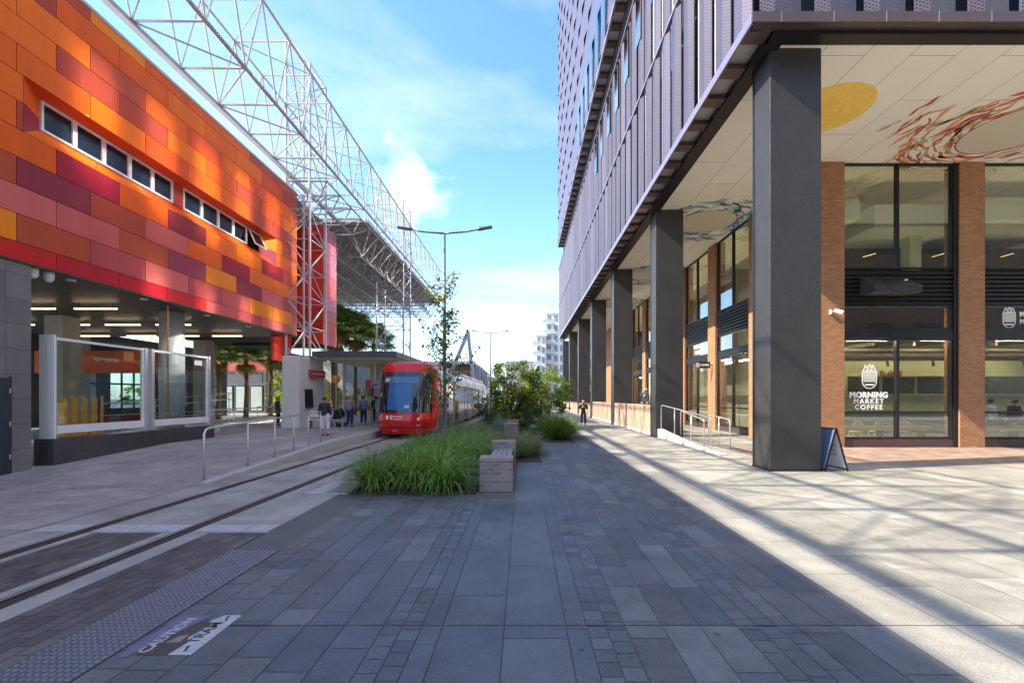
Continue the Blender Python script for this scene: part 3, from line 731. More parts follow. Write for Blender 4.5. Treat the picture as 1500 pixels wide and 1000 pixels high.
def hoop(x, y0, y1, z0, z1, h, lab, n=3):
    t = thing('handrail', lab, 'handrail', (x, y0, z0), 'steel handrails by the steps'); r = .12
    p0 = Vector((x, y0, z0+h)); p1 = Vector((x, y1, z1+h))
    pts = [(x, y0, z0), (x, y0, z0+h-r)]+[(x, y0+r-r*math.cos(a), z0+h-r+r*math.sin(a)) for a in (R(22), R(45), R(67), R(90))]
    pts += [(x, y1-r+r*math.cos(a), z1+h-r+r*math.sin(a)) for a in (R(90), R(67), R(45), R(22))]+[(x, y1, z1+h-r), (x, y1, z1)]
    MB().path(pts, .024, 10).build('rail', m_steel, t, smooth=True)
    for k in range(1, n):
        q = k/n; y = y0+(y1-y0)*q; z = z0+(z1-z0)*q; MB().tube((x, y, z), (x, y, z+h-.02), .02, 8).build('post', m_steel, t, smooth=True)
hoop(6.56, 15.9, 21.6, .06, .4, 1.14, 'outer steel handrail on the pale kerb nearest the path', 3)
hoop(7.55, 16.6, 18.5, .0, .1, 1.1, 'short steel handrail hoop on the terrace near the corner column', 2)
hoop(7.0, 17.6, 20.2, .0, .25, 1.05, 'middle steel handrail hoop between the two others', 2)
# A-frame sign
t = thing('sandwich_board', 'white and blue folding sandwich board leaning by the corner column', 'sign', (7.95, 12.15, 0))
def aboard():
    c = Vector((8.04, 12.08, 0)); a = R(-86); u = Vector((math.cos(a), math.sin(a), 0)); n_ = Vector((-u.y, u.x, 0))  # u along the board width
    h, sp, hw = 1.12, .31, .36
    for s_, mt, nm in ((1, M('board_white', (.72, .71, .69), .5, 0, .04), 'front_board'), (-1, M('board_blue', (.10, .14, .27), .5, 0, .1), 'back_board')):
        top = c+Vector((0, 0, h)); bot = c+n_*(s_*sp); mid = (top+bot)/2; up = (top-bot)/2; nn = u.cross(up).normalized()
        p_ = MB(); p_.obox(mid, u*(hw-.02), up*.93, nn*.008); bo = p_.build(nm, mt, t)
        f_ = MB()
        for q in (-1, 1): f_.obox(mid+u*(q*hw), u*.018, up, nn*.015)
        f_.obox(mid+up*.95, u*hw, up*.03, nn*.014); f_.obox(mid-up*.90, u*hw, up*.03, nn*.014); f_.build('board_frame', m_black, bo)
        if s_ == 1:
            if nn.x > 0: nn = -nn
            uu = up.normalized(); xx = uu.cross(nn)
            lm_ = MB()
            for tx, q, sz in (('MORNING', .1, .10), ('MARKET', -.05, .09), ('COFFEE', -.17, .09)): text(tx, sz, lm_, frame(mid+up*(q*1.6)+nn*.010, xx, uu), .001, .0)
            lm_.build('lettering', M('grey_lettering', (.25, .25, .26), .6), bo)
aboard()

# mirror panes added over the closed screens to throw sun across the street
m_mirror = M('mirror_panel', (.9, .9, .9), .03, 1.0, 0, spec=1.0)
m_mirror.node_tree.nodes['Principled BSDF'].inputs['Base Color'].default_value = (.75, .8, .85, 1)
nt_ = m_mirror.node_tree
for l in list(nt_.links):
    if l.to_socket.name in ('Base Color', 'Roughness'): nt_.links.remove(l)
nt_.nodes['Principled BSDF'].inputs['Roughness'].default_value = .09; nt_.nodes['Principled BSDF'].inputs['Base Color'].default_value = (.8, .82, .85, 1)
for k in range(16):
    if 2+k*2.35 > 8.5: MB().box(4.57, 4.59, 2+k*2.35, 3.15+k*2.35, 22.75, 26.2).build('tower_reflector', m_mirror, B)
for k in range(12):
    y_ = 11.0+1.2625*(2*k+.0)+.04
    if y_ < 34: MB().box(5.465, 5.48, y_+.1, y_+.95, 18.7, 21.45).build('screen_reflector', m_mirror, B)  # mirror panes added over mesh panels to light the lower cladding rows
# building behind the viewer, seen in the shop glass
t = thing('rear_building', 'dark brick building mirrored in the cafe windows', 'building', (20, -18, 0))
MB().box(2, 60, -34, -16, 0, 26).build('wall', brick('rear_brick', (.20, .12, .09), (.15, .09, .07), (.1, .08, .07), .5, .16, .02), t)
for j in range(4):
    for i in range(9): MB().box(6+i*5.4, 9.2+i*5.4, -16.05, -15.98, 1.2+j*5.6, 4.6+j*5.6).build('window', m_white if False else m_black, t)
# ------------------------------------------------------------------ orange station building on the left
S = thing('station_building', 'station hall clad in orange, red and pink panels above an open concourse', 'building', (-16, 10, 0))
XF = -12.5
ORG = [(.88, .150, .005), (.80, .115, .006), (.92, .175, .004), (.72, .085, .010), (.84, .135, .006)]
BRT = [(.90, .25, .008)]
DRD = [(.46, .065, .03), (.50, .08, .03)]
CRM = [(.38, .015, .035), (.30, .03, .035), (.42, .02, .03)]
PNK = [(.62, .115, .10), (.56, .09, .085), (.66, .14, .12), (.50, .08, .08)]
PUR = [(.28, .035, .05), (.34, .05, .08), (.30, .035, .055)]
LIL = [(.50, .20, .36), (.58, .20, .28), (.42, .14, .32), (.60, .15, .16)]
rows = [4.98+.0]*0
ZB = [5.30, 5.75, 6.45, 7.15, 7.85, 8.55, 9.25, 9.95, 10.65, 11.35, 12.05, 12.75, 13.1]
rc = random.Random(21)
def clad_col(k, y):
    r = rc.random(); q = (y-8)/18
    if k == 0: return rc.choice([(.60, .02, .02), (.66, .03, .03), (.54, .015, .03)] if q < .45 else PNK)
    if k == 1: return rc.choice(BRT) if r < .22 else rc.choice(PNK if q > .25 or r < .6 else DRD)
    if k == 2: return rc.choice(PNK+DRD) if r < .78 else rc.choice(BRT if r < .93 else PUR)
    if k == 3: return rc.choice(CRM) if r < (.5 if q < .35 else .2) else rc.choice(PUR if r > .93 else DRD+ORG[:2]+PNK[:1])
    if k == 4: return rc.choice(CRM) if r < (.35 if q < .3 else .15) else rc.choice(ORG if r < .96 else PUR)
    if k == 5: return rc.choice(ORG+DRD[:1]) if r < .84 else rc.choice(CRM)
    if q > .8 and r < .4: return rc.choice(DRD)
    return rc.choice(ORG) if r < .80 else rc.choice(BRT if r < .85 else DRD)
def clad_face(cb, y_start, y_end, x, pick, notch=None, W=1.92, zb=ZB):
    for k in range(len(zb)-1):
        z0, z1 = zb[k], zb[k+1]; y = y_start-(W/2 if k % 2 else 0)
        while y < y_end:
            a, b_ = max(y, y_start), min(y+W, y_end); y += W
            if b_-a < .05: continue
            c_ = pick(k, a)
            spans = [(a, b_)]
            if notch and notch[2]-.01 <= z0 and z1 <= notch[3]+.01:
                spans = [(p, q) for p, q in ((a, min(b_, notch[0])), (max(a, notch[1]), b_)) if q-p > .03]
            for p, q in spans:
                cb.cc = c_; g_ = .009; cb.box(x-.02, x, p+g_, q-g_, z0+g_, z1-g_)
NY0, NY1, NZ0, NZ1 = 11.4, 23.1, 8.55, 9.95
cb = MB(); clad_face(cb, -7, 25.2, XF, clad_col, (NY0, NY1, NZ0, NZ1))
# splayed reveals of the window slot
wy0, wy1, wz0, wz1, wx = 12.25, 22.4, 9.08, 9.90, -13.02
y = NY0
while y < NY1:                          # sill, in panels
    a, b_ = y, min(y+1.92, NY1); f = lambda q: wy0+(q-NY0)/(NY1-NY0)*(wy1-wy0)
    cb.cc = clad_col(5, a); cb.quad((XF, a+.008, NZ0), (XF, b_-.008, NZ0), (wx, f(b_)-.008, wz0), (wx, f(a)+.008, wz0)); y += 1.92
cb.cc = ORG[3]; cb.quad((XF, NY1, NZ1), (XF, NY0, NZ1), (wx, wy0, wz1), (wx, wy1, wz1))
cb.cc = ORG[1]; cb.quad((XF, NY0, 9.26), (XF, NY0, NZ1), (wx, wy0, wz1), (wx, wy0, 9.4)); cb.cc = CRM[0]; cb.quad((XF, NY0, NZ0), (XF, NY0, 9.24), (wx, wy0, 9.4), (wx, wy0, wz0))
cb.cc = BRT[0]; cb.quad((XF, NY1, NZ1), (XF, NY1, 9.26), (wx, wy1, 9.4), (wx, wy1, wz1)); cb.cc = PUR[1]; cb.quad((XF, NY1, 9.24), (XF, NY1, NZ0), (wx, wy1, wz0), (wx, wy1, 9.4))
cb.build('cladding', m_clad, S)
b = MB(); b.box(-29, XF-.03, -7, NY0, 5.36, 13.05); b.box(-29, XF-.03, NY1, 25.15, 5.36, 13.05); b.box(-29, XF-.03, NY0, NY1, 5.36, NZ0-.0); b.box(-29, XF-.03, NY0, NY1, NZ1, 13.05); b.box(-29, wx-.12, NY0, NY1, NZ0, NZ1)
b.build('wall', m_dark, S)
MB().box(-29, XF+.02, -7.1, 25.25, 13.1, 13.2).build('roof', m_galv, S)
MB().box(-29, XF-.005, -7, 25.2, 5.26, 5.355).build('soffit', m_ceil, S)
m_pane = M('window_pane', (.010, .020, .038), .08, 0, .1, spec=.5)
for g0, g1, n in ((12.25, 16.86, 5), (17.38, 22.4, 5)):
    w_ = (g1-g0)/n
    for k in range(n):
        a, b_ = g0+k*w_, g0+(k+1)*w_; e = .065
        fr = MB()
        if g0 > 17 and k == n-1:      # tilted open sash
            for y0_, y1_, z0_, z1_ in ((a+.02, a+.08, wz0+.04, wz1-.04), (b_-.08, b_-.02, wz0+.04, wz1-.04), (a+.08, b_-.08, wz0+.04, wz0+.1), (a+.08, b_-.08, wz1-.1, wz1-.04)):
                q = lambda z: wx+.06+(wz1-z)*.45
                fr.prism([(q(z0_), y0_, z0_), (q(z0_), y1_, z0_), (q(z1_), y1_, z1_), (q(z1_), y0_, z1_)], (.04, 0, .015))
            f_ = fr.build('window', m_white, S)
            MB().quad((q(wz0+.1)+.01, a+.08, wz0+.1), (q(wz0+.1)+.01, b_-.08, wz0+.1), (q(wz1-.1)+.01, b_-.08, wz1-.1), (q(wz1-.1)+.01, a+.08, wz1-.1)).build('pane', m_pane, f_)
        else:
            fr.box(wx, wx+.07, a, a+e, wz0, wz1); fr.box(wx, wx+.07, b_-e, b_, wz0, wz1); fr.box(wx, wx+.07, a+e, b_-e, wz0, wz0+e); fr.box(wx, wx+.07, a+e, b_-e, wz1-e, wz1)
            f_ = fr.build('window', m_white, S)
            MB().box(wx+.005, wx+.02, a+e, b_-e, wz0+e, wz1-e).build('pane', m_pane, f_)
MB().box(wx-.02, wx+.05, 16.87, 17.37, wz0, wz1).build('slot_wall', M('slot_red', (.5, .05, .04), .5), S)
# recess and end block
cb = MB()
for k in range(11):
    cb.cc = rc.choice([(.55, .03, .015), (.62, .04, .02)]); cb.box(-14.0, -13.98, 25.25, 27.5, 4.0+k*.8, 4.79+k*.8)
cb.cc = (.6, .035, .015); cb.box(-13.97, XF-.03, 25.16, 25.2, 5.4, 13.0)
cb.build('recess_cladding', m_clad, S)
MB().box(-20, -14.01, 25.26, 30, 5.3, 12.6).build('recess_wall', m_dark, S)
def lil(k, y):
    return rc.choice([(.60, .10, .09), (.56, .12, .14)]) if k < 3 else rc.choice(LIL[:2] if k > 6 else LIL+PUR[1:2]+[(.6, .12, .12)])
cb = MB(); clad_face(cb, 28.3, 30.3, -12.4, lil, None, 1.0, [5.2+.74*k for k in range(11)])
for k in range(10):
    for x0 in (-13.98, -13.2):
        cb.cc = rc.choice([(.62, .05, .02), (.58, .06, .05)] if k < 12 else LIL); cb.box(x0+.008, x0+.77, 28.28, 28.3, 5.2+.74*k+.008, 5.2+.74*(k+1)-.008)
cb.build('end_cladding', m_clad, S)
MB().box(-18, -12.43, 28.31, 30.28, 5.15, 12.58).build('end_block', m_dark, S)
# open concourse
MB().box(-13.6, -12.55, -7, 11.62, 0, 5.25).build('tile_wall', m_tile, S)
dr = MB().box(-12.549, -12.51, 9.9, 11.12, .02, 2.38).build('door', m_door, S)
b = MB()
for z in (.4, 1.2, 2.0): b.cyl(-12.50, 11.10, z, z+.12, .015, 8)
b.build('hinge', m_steel, dr)
MB().box(-12.548, -12.53, 11.125, 11.16, .02, 2.42).build('door_frame', m_black, S)
MB().cyl(-13.95, 18.1, .2, 5.26, .42, 40).build('column', M('column_paint', (.50, .50, .51), .35, 0, .06), S, smooth=True)
for x, y in ((-18.9, 27.0), (-19.2, 19.0), (-24.0, 24.5)): MB().box(x-.38, x+.38, y-.38, y+.38, .2, 5.26).build('square_column', m_conc, S)
b = MB()
for x in (-15.2, -17.4, -19.6, -22):
    for y in (12.8, 16.2, 19.8, 23.4):
        MB().box(x-.75, x+.75, y-.03, y+.03, 5.04, 5.075).build('ceiling_lamp', m_lamp, S)
        for q in (-.6, .6): b.tube((x+q, y, 5.09), (x+q, y, 5.26), .012, 5)
tag(b.build('lamp_hanger', m_black, S), kind='stuff')
b = MB()
for y in (13.0, 15.5, 18.6, 21.4): b.cyl(-12.9, y, 5.225, 5.262, .11, 14)
tag(b.build('downlight', m_white, S), kind='stuff')
for y, lab in ((11.85, 'white dome security camera under the orange panels, nearer the tiled wall'), (12.25, 'white dome security camera second from the tiled wall')):
    b = MB(); b.cyl(-12.75, y, 5.10, 5.26, .11, 16); b.ball((-12.75, y, 5.10), .10, .10, .11, 14, 8)
    tag(b.build('security_camera', m_white, origin=(-12.75, y, 5.1), smooth=True), lab, 'camera', 'dome cameras under the orange building')
# back wall of the concourse with tall windows
BW = thing('concourse_wall', 'dark back wall of the open concourse with bluish windows', 'wall', (-26, 18, 0))
m_cd = M('concourse_dark', (.09, .08, .075), .7, 0, .2)
for k in range(10):
    y = 2.4+k*3.9
    MB().box(-27.3, -26.9, y+2.9, y+3.9, .31, 5.25).build('wall_pier', m_cd, BW); MB().box(-27.3, -26.9, y, y+2.899, .31, 1.2).build('wall_base', m_cd, BW); MB().box(-27.3, -26.9, y, y+2.899, 4.4, 5.25).build('wall_head', m_cd, BW)
    f_ = MB(); f_.box(-27.1, -27.0, y, y+2.899, 2.75, 2.86)
    for i in range(1, 3): f_.box(-27.1, -27.0, y+i*.96, y+i*.96+.07, 1.2, 4.4)
    f_ = f_.build('window', m_black, BW); MB().quad((-27.05, y, 1.2), (-27.05, y+2.899, 1.2), (-27.05, y+2.899, 4.4), (-27.05, y, 4.4)).build('pane', glass('teal_pane_%d' % k, (.35, .52, .58), .05), f_)
MB().box(-29, -24.6, 25.3, 41.5, 5.26, 5.6).build('shade_roof', m_ceil, BW)  # roof slab added beyond the hall to darken the concourse background
b = MB(); b.box(-22.0, -16.5, 20.5, 20.7, 3.0, 4.0)
tag(b.build('hanging_sign', M('orange_sign', (.75, .13, .03), .5), origin=(-19, 20.6, 3)), 'long orange hanging panel inside the concourse', 'sign')
t = thing('safety_barrier', 'stack of yellow plastic barriers behind the glass screen', 'barrier', (-14.2, 14.7, .15))
b = MB()
for k in range(13):
    y = 14.0+k*.112; b.tube((-14.2-.05*(k % 3), y, .5), (-14.2-.05*(k % 3), y+.02, 1.96-.08*((k*5) % 3)), .038, 8)
b.build('bars', m_yel, t)
b = MB(); b.box(-14.4, -14.05, 13.9, 15.5, .15, .5); b.build('base', m_yel, t)
b = MB(); b.cyl(-13.6, 12.2, .2, 1.05, .17, 14, .12); tag(b.build('yellow_bollard', m_yel, origin=(-13.6, 12.2, .2)), 'short yellow post beside the grey tiled wall', 'bollard')
# glass screens on the tiled dwarf wall
t = thing('glass_screen', 'white framed glass windscreen standing on the dark tiled low wall', 'glass screen', (-12.7, 12.2, 0))
MB().prism([(-12.46, 12.1, -.05), (-12.46, 18.4, -.05), (-12.46, 18.4, .78), (-12.46, 12.1, .80)], (-.55, 0, 0)).build('dwarf_wall', m_tiled, t, bevel=.01)
MB().box(-12.9, -12.5, 12.14, 12.19, .801, 3.58).build('end_plate', m_white, t)
for y in (12.24, 15.22, 15.5, 18.3):
    MB().box(-12.75, -12.58, y-.06, y+.06, .801, 3.55).build('post', m_galv, t, bevel=.008)
for y0, y1 in ((12.30, 15.16), (15.56, 18.24)):
    f_ = MB(); f_.box(-12.71, -12.62, y0, y1, 3.46, 3.53); f_.box(-12.71, -12.60, y0, y1, .92, 1.14); f_.box(-12.70, -12.63, y0, y0+.03, 1.14, 3.46); f_.box(-12.70, -12.63, y1-.03, y1, 1.14, 3.46); f_ = f_.build('screen_frame', m_white, t)
    MB().box(-12.675, -12.66, y0+.03, y1-.03, 1.14, 3.46).build('pane', m_glassb, f_)
MB().box(-12.658, -12.655, 17.55, 17.95, 3.15, 3.34).build('notice', m_white, t)
tag(MB().tube((-12.95, 16.6, .6), (-12.95, 16.6, 5.25), .035, 10).build('drain_pipe', M('copper_pipe', (.45, .24, .12), .35, .6), origin=(-12.95, 16.6, .6)), 'thin coppery pipe standing by the round concourse column', 'pipe')
# concrete pier
t = thing('mast_pier', 'pale tapered concrete pier carrying the white lattice mast', 'pier', (-12.2, 25, .3))
p_ = MB(); n = 0
lo = [(-12.75, 24.0), (-11.78, 24.0), (-11.45, 26.6), (-12.75, 26.6)]; hi = [(-12.72, 24.05), (-11.85, 24.05), (-11.62, 26.5), (-12.72, 26.5)]
p_.v = [(x, y, .2) for x, y in lo]+[(x, y, 4.1) for x, y in hi]
for q in ((3, 2, 1, 0), (4, 5, 6, 7), (0, 1, 5, 4), (1, 2, 6, 5), (2, 3, 7, 6), (3, 0, 4, 7)): p_.face(q)
p_.build('pier_body', M('pier_concrete', (.66, .62, .59), .7, 0, .1, 1.0, .15, 25), t, bevel=.03)
b = MB(); b.prism([(-11.68, 24.9, 3.02), (-11.53, 26.35, 3.02), (-11.53, 26.35, 3.42), (-11.68, 24.9, 3.42)], (.12, -.015, 0)); sg = b.build('name_sign', M('sign_red', (.48, .04, .03), .4), t, bevel=.02)
lm = MB(); text('Newcastle Interchange', .125, lm, frame((-11.475, 25.63, 3.22), (.10, 1, 0), (0, 0, 1)), .002, .002); lm.build('lettering', m_text, sg)
b = MB(); b.prism([(-11.74, 24.55, 1.35), (-11.66, 25.2, 1.35), (-11.72, 25.2, 2.35), (-11.80, 24.55, 2.35)], (.09, -.01, .006)); bd = b.build('notice_board', m_black, t)
lm = MB()
for k in range(5): lm.obox((-11.645-.012*k, 24.86, 1.5+.17*k), (.035, .26, 0), (.006, 0, 0), (-.003, 0, .055))
lm.build('notice_line', M('notice_grey', (.30, .31, .33), .5), bd)
# ------------------------------------------------------------------ space frame, masts, roof
G = thing('space_frame', 'white lattice space frame with tall masts and ribbed roof over the tram stop', 'space frame roof', (-11.5, 30, 0))
XA, XB, Z0, Z1, PB = -12.6, -10.2, 14.0, 17.45, 2.1
def truss(y0, y1):
    ch, lc = MB(), MB(); n_ = int((y1-y0)/PB)
    for x, z, r in ((XA, Z0, .075), (XB, Z0, .075), (XA, Z1, .06), (XB, Z1, .06)):
        ch.tube((x, y0, z), (x, y0+n_*PB, z), r, 8)
    for k in range(n_+1):
        y = y0+k*PB; h = y+PB/2
        lc.tube((XA, y, Z0), (XB, y, Z0), .042, 6)
        if k < n_:
            lc.tube((XA, h, Z1), (XB, h, Z1), .038, 6)
            for x in (XA, XB):
                lc.tube((x, y, Z0), (x, h, Z1), .036, 6, cap=False); lc.tube((x, y+PB, Z0), (x, h, Z1), .036, 6, cap=False)
            lc.tube((XA if k % 2 else XB, y, Z0), (XB if k % 2 else XA, y+PB, Z0), .034, 6, cap=False)
            if k < n_-1: lc.tube((XA if k % 2 else XB, h, Z1), (XB if k % 2 else XA, h+PB, Z1), .03, 6, cap=False)
            for x, z, q in ((XB, Z0, y), (XB, Z1, h), (XA, Z0, y)): lc.ball((x, q, z), .085, .085, .085, 8, 5)
    return ch, lc
ch, lc = truss(14.65-9*PB, 57.0)
p_ = ch.build('truss_chord', m_galv, G); tag(lc.build('truss_lacing', m_galv, G), kind='stuff')
gt = MB(); gt.box(XA-.12, XA+.10, -4, 57, Z0-.16, Z0-.085); gt.build('gutter', M('gutter_steel', (.42, .40, .40), .4, .4, .1), G)
def mast(x0, x1, y0, y1, zb, zt, skew=0.):
    lg = MB(); br = MB(); cs = ((x0, y0), (x1, y0), (x1, y1), (x0, y1))
    for i, (x, y) in enumerate(cs): lg.tube((x, y, zb), (x, y, zt+(1.6 if i in (0, 3) else 0)), .068, 8)
    n_ = max(1, int(round((zt-zb)/1.6))); dz = (zt-zb)/n_
    for k in range(n_+1):
        z = zb+k*dz
        for i in range(4):
            a, c = cs[i], cs[(i+1) % 4]
            br.tube((*a, z), (*c, z), .032, 6)
            if k < n_:
                if (k+i) % 2: a, c = c, a
                br.tube((*a, z), (*c, z+dz), .034, 6, cap=False)
    for a, c in (((cs[0]), cs[1]), (cs[3], cs[2])): br.tube((*a, zt+1.6), (*c, zt), .04, 6)
    lg.build('mast_leg', m_galv, G); tag(br.build('mast_bracing', m_galv, G), kind='stuff')
mast(-12.62, -11.35, 24.25, 26.2, 4.1, 19.7)
mast(-12.6, -10.3, 39.2, 41.6, .3, 18.9)
# deck on a deep double-layer grid
DX0, DX1, DY0, DY1 = -31.8, XB-.3, 30.4, 57.0
dk = MB(); n_ = 60
for k in range(n_):                      # ribbed sheeting
    y0, y1 = DY0+(DY1-DY0)*k/n_, DY0+(DY1-DY0)*(k+1)/n_; q = (y1-y0)
    prof = [(y0, 0), (y0+.35*q, 0), (y0+.45*q, .09), (y0+.9*q, .09), (y1, 0)]
    for i in range(4): dk.prism([(DX0, prof[i][0], 13.62+prof[i][1]), (DX0, prof[i+1][0], 13.62+prof[i+1][1]), (DX0, prof[i+1][0], 13.66+prof[i+1][1]), (DX0, prof[i][0], 13.66+prof[i][1])], (DX1-DX0, 0, 0))
for k in range(12): dk.box(DX0, -13.4, 24.4+k*.5, 24.86+k*.5, 13.62+.05*(k % 2), 13.67+.05*(k % 2))
dk.build('roof_deck', M('deck_sheet', (.46, .43, .37), .6, 0, .15), G)
MB().box(DX1, DX1+.16, DY0, DY1, 13.55, 13.78).build('roof_edge', m_galv, G)
MB().box(DX0, DX1, DY0-.10, DY0, 13.56, 13.72).build('roof_edge', m_galv, G)
gr = MB(); GY0 = 24.4; nx_, ny_ = 12, 19; dx, dy = (DX1-DX0)/nx_, (DY1-GY0)/ny_; zt = 13.48
def zbf(y): return 12.75 if y < 31.2 else 11.8
for i in range(nx_+1):
    for j in range(ny_+1):
        x, y = DX0+i*dx, GY0+j*dy
        if i < nx_: gr.tube((x, y, zt), (x+dx, y, zt), .055, 5, cap=False)
        if j < ny_: gr.tube((x, y, zt), (x, y+dy, zt), .055, 5, cap=False)
        if i < nx_ and j < ny_:
            cx, cy_ = x+dx/2, y+dy/2; zb = zbf(cy_)
            if i < nx_-1: gr.tube((cx, cy_, zb), (cx+dx, cy_, zb), .05, 5, cap=False)
            if j < ny_-1: gr.tube((cx, cy_, zb), (cx, cy_+dy, zbf(cy_+dy)), .05, 5, cap=False)
            for a, c in ((0, 0), (1, 0), (0, 1), (1, 1)): gr.tube((cx, cy_, zb), (x+a*dx, y+c*dy, zt), .042, 5, cap=False)
tag(gr.build('strut_grid', m_galv, G), kind='stuff')
# ------------------------------------------------------------------ tram
T = thing('tram', 'red fronted light rail tram waiting at the platform', 'tram', (-5.55, 21, 0))
m_red = M('tram_red', (.72, .012, .010), .22, 0, .06, spec=.6)
m_wht = M('tram_white', (.74, .74, .74), .3, 0, .05)
m_tgl = M('tram_glass', (.012, .017, .025), .04, 0, .05, spec=1.0)
TX, TY = -5.55, 20.5
def lerp(tab, z):
    for (a, va), (b, vb) in zip(tab, tab[1:]):
        if z <= b: return va+(vb-va)*max(0, (z-a)/(b-a))
    return tab[-1][1]
S0 = [(.22, .30), (.45, .10), (.75, .0), (1.1, .02), (1.25, .08), (2.0, .30), (2.7, .56), (3.05, .72), (3.3, .82), (3.48, .92), (3.58, 1.15), (3.62, 1.8)]
WZ = [(.22, 1.22), (.45, 1.29), (.9, 1.325), (2.95, 1.325), (3.2, 1.29), (3.42, 1.20), (3.55, 1.10), (3.62, .95)]
def nose(z, a, off=0.):
    w_ = lerp(WZ, z)+off; s0 = lerp(S0, z)-off; D = 2.15-s0*.62; p = .62
    sx = math.copysign(abs(math.sin(a))**p, a)
    return (TX+w_*sx, TY+s0+D*(1-abs(math.cos(a))**p), z)
def nose_patch(zs, a0, a1, n, off=0.):
    b = MB(); k = len(zs)
    for z in zs:
        for i in range(n+1): b.v.append(nose(z, R(a0+(a1-a0)*i/n), off))
    for j in range(k-1):
        for i in range(n):
            q = j*(n+1)+i; b.face((q, q+1, q+n+2, q+n+1))
    return b
zz = [.22, .3, .4, .5, .62, .75, .9, 1.05, 1.2, 1.4, 1.6, 1.8, 2.0, 2.2, 2.4, 2.6, 2.8, 3.0, 3.1, 3.2, 3.3, 3.4, 3.48, 3.54, 3.58, 3.62]
nb = nose_patch(zz, -90, 90, 40); k = (len(zz)-1)*41
nb.face(tuple(range(k, k+41))); nb.face(tuple(reversed(range(0, 41)))); nb.build('cab', m_red, T, smooth=True)
zw = [1.20+i*(3.10-1.20)/14 for i in range(15)]
ws = nose_patch(zw, -76, 66, 34, .012).build('windscreen', m_tgl, T, smooth=True)
nose_patch([1.34+i*1.22/8 for i in range(9)], -17, 9, 12, .016).build('blue_patch', M('patch_blue', (.015, .13, .34), .12, 0, .15, spec=.6), ws, smooth=True)  # blue area coloured over the windscreen
nose_patch([2.58, 2.68, 2.78, 2.86], -30, 22, 10, .016).build('upper_patch', M('patch_pale', (.07, .19, .33), .12, 0, .1, spec=.6), ws, smooth=True)  # paler blue band coloured above it
nose_patch([2.66, 2.72, 2.78], -27, -17, 4, .020).build('destination_strip', M('amber_display', (.85, .68, .15), .5, 0, .05), ws, smooth=True)
def on_nose(s, a, z, size, par, mt, bold=.004):
    P = Vector(nose(z, R(a), .02)); Q = Vector(nose(z, R(a+2), .02)); U = Vector(nose(z+.05, R(a), .02))
    lm = MB(); text(s, size, lm, frame(P, Q-P, U-P), .003, bold); lm.build('lettering', mt, par)
on_nose('54', 4.5, 1.48, .20, ws, m_text)
emb = nose_patch([.93, .97, 1.01, 1.05, 1.09], -17.5, -12.5, 6, .012).build('emblem', m_text, T, smooth=True)
nose_patch([.90, .94, .98, 1.02, 1.06, 1.10], -9.5, -7.2, 4, .012).build('emblem', m_text, T, smooth=True)
on_nose('Newcastle', -1.5, 1.05, .12, T, m_text, .001); on_nose('Transport', -1.5, .94, .12, T, m_text, .001)
on_nose('2154', -5, .40, .12, T, m_text, .001)
for a in (-38, 24):
    nose_patch([.86, .90, .95, 1.0], a, a+5, 4, .012).build('headlight', M('headlight', (.85, .83, .8), .15, 0, .02), T, smooth=True)
    nose_patch([.60, .64, .68], a-2, a+9, 5, .012).build('indicator', M('lamp_pink', (.80, .22, .2), .2, 0, .05), T, smooth=True)
nose_patch([.52, .545, .57], -70, 70, 30, .006).build('bumper_seam', M('seam_red', (.25, .005, .01), .4), T, smooth=True)
b = MB(); b.path([(TX-1.36, 21.7, 2.5), (TX-1.55, 21.5, 2.5), (TX-1.55, 21.45, 2.3)], .025, 6); b.box(TX-1.62, TX-1.5, 21.40, 21.50, 1.95, 2.35); b.build('mirror', m_black, T)
b = MB(); b.tube(nose(1.24, R(-8), .03), nose(2.2, R(22), .03), .014, 6); b.tube(nose(1.5, R(12), .035), nose(2.35, R(24), .035), .012, 6); b.build('wiper', m_black, T)
for a in (-50, 48): nose_patch([.24+i*.12 for i in range(9)], a, a+.7, 1, .006).build('cab_seam', m_black, T)
prof = [(-1.325, .34), (-1.325, 2.85), (-1.26, 3.1), (-1.1, 3.35), (-.9, 3.45), (.9, 3.45), (1.1, 3.35), (1.26, 3.1), (1.325, 2.85), (1.325, .34)]
ys = [22.7, 27.6, 28.1, 34.6, 35.1, 40.2, 40.7, 47.2, 47.7, 53.0]
for i in range(5):
    y0, y1 = ys[2*i], ys[2*i+1]
    md = MB().prism([(TX+x, y0, z) for x, z in prof], (0, y1-y0, 0)).build('car_body', m_wht, T)
    for s in (-1, 1):
        x0, x1 = sorted((TX+s*1.326, TX+s*1.334))
        MB().box(x0, x1, y0+.02, y1-.02, .345, .98).build('skirt', M('skirt_grey', (.06, .09, .10), .35), md)
        n_ = max(2, round((y1-y0)/1.7)); w_ = (y1-y0-.3)/n_
        for k in range(n_):
            a = y0+.15+k*w_
            if (k+i) % 3 == 1:
                MB().box(x0-.002*(s < 0), x1+.004, a+.03, a+w_-.03, .40, 2.72).build('door', m_black, md)
                for q in (0, 1): MB().box(min(TX+s*1.339, TX+s*1.345), max(TX+s*1.339, TX+s*1.345), a+.09+q*(w_/2-.03), a+w_/2-.06+q*(w_/2-.03)+.03, .6, 2.62).build('door_pane', m_tgl, md)
            else: MB().box(x0, x1, a+.05, a+w_-.05, 1.16, 2.68).build('window', m_tgl, md)
    if i < 4: MB().prism([(TX+x*.94, y1, max(z*.98, .4)) for x, z in prof], (0, ys[2*i+2]-y1, 0)).build('bellows', m_black, T)
    rb = MB(); rb.box(TX-.95, TX+.95, y0+.4, y1-.4, 3.46, 3.72); rb.build('roof_unit', m_wht if i else M('roof_pink', (.72, .25, .25), .35, 0, .1), T, bevel=.06)
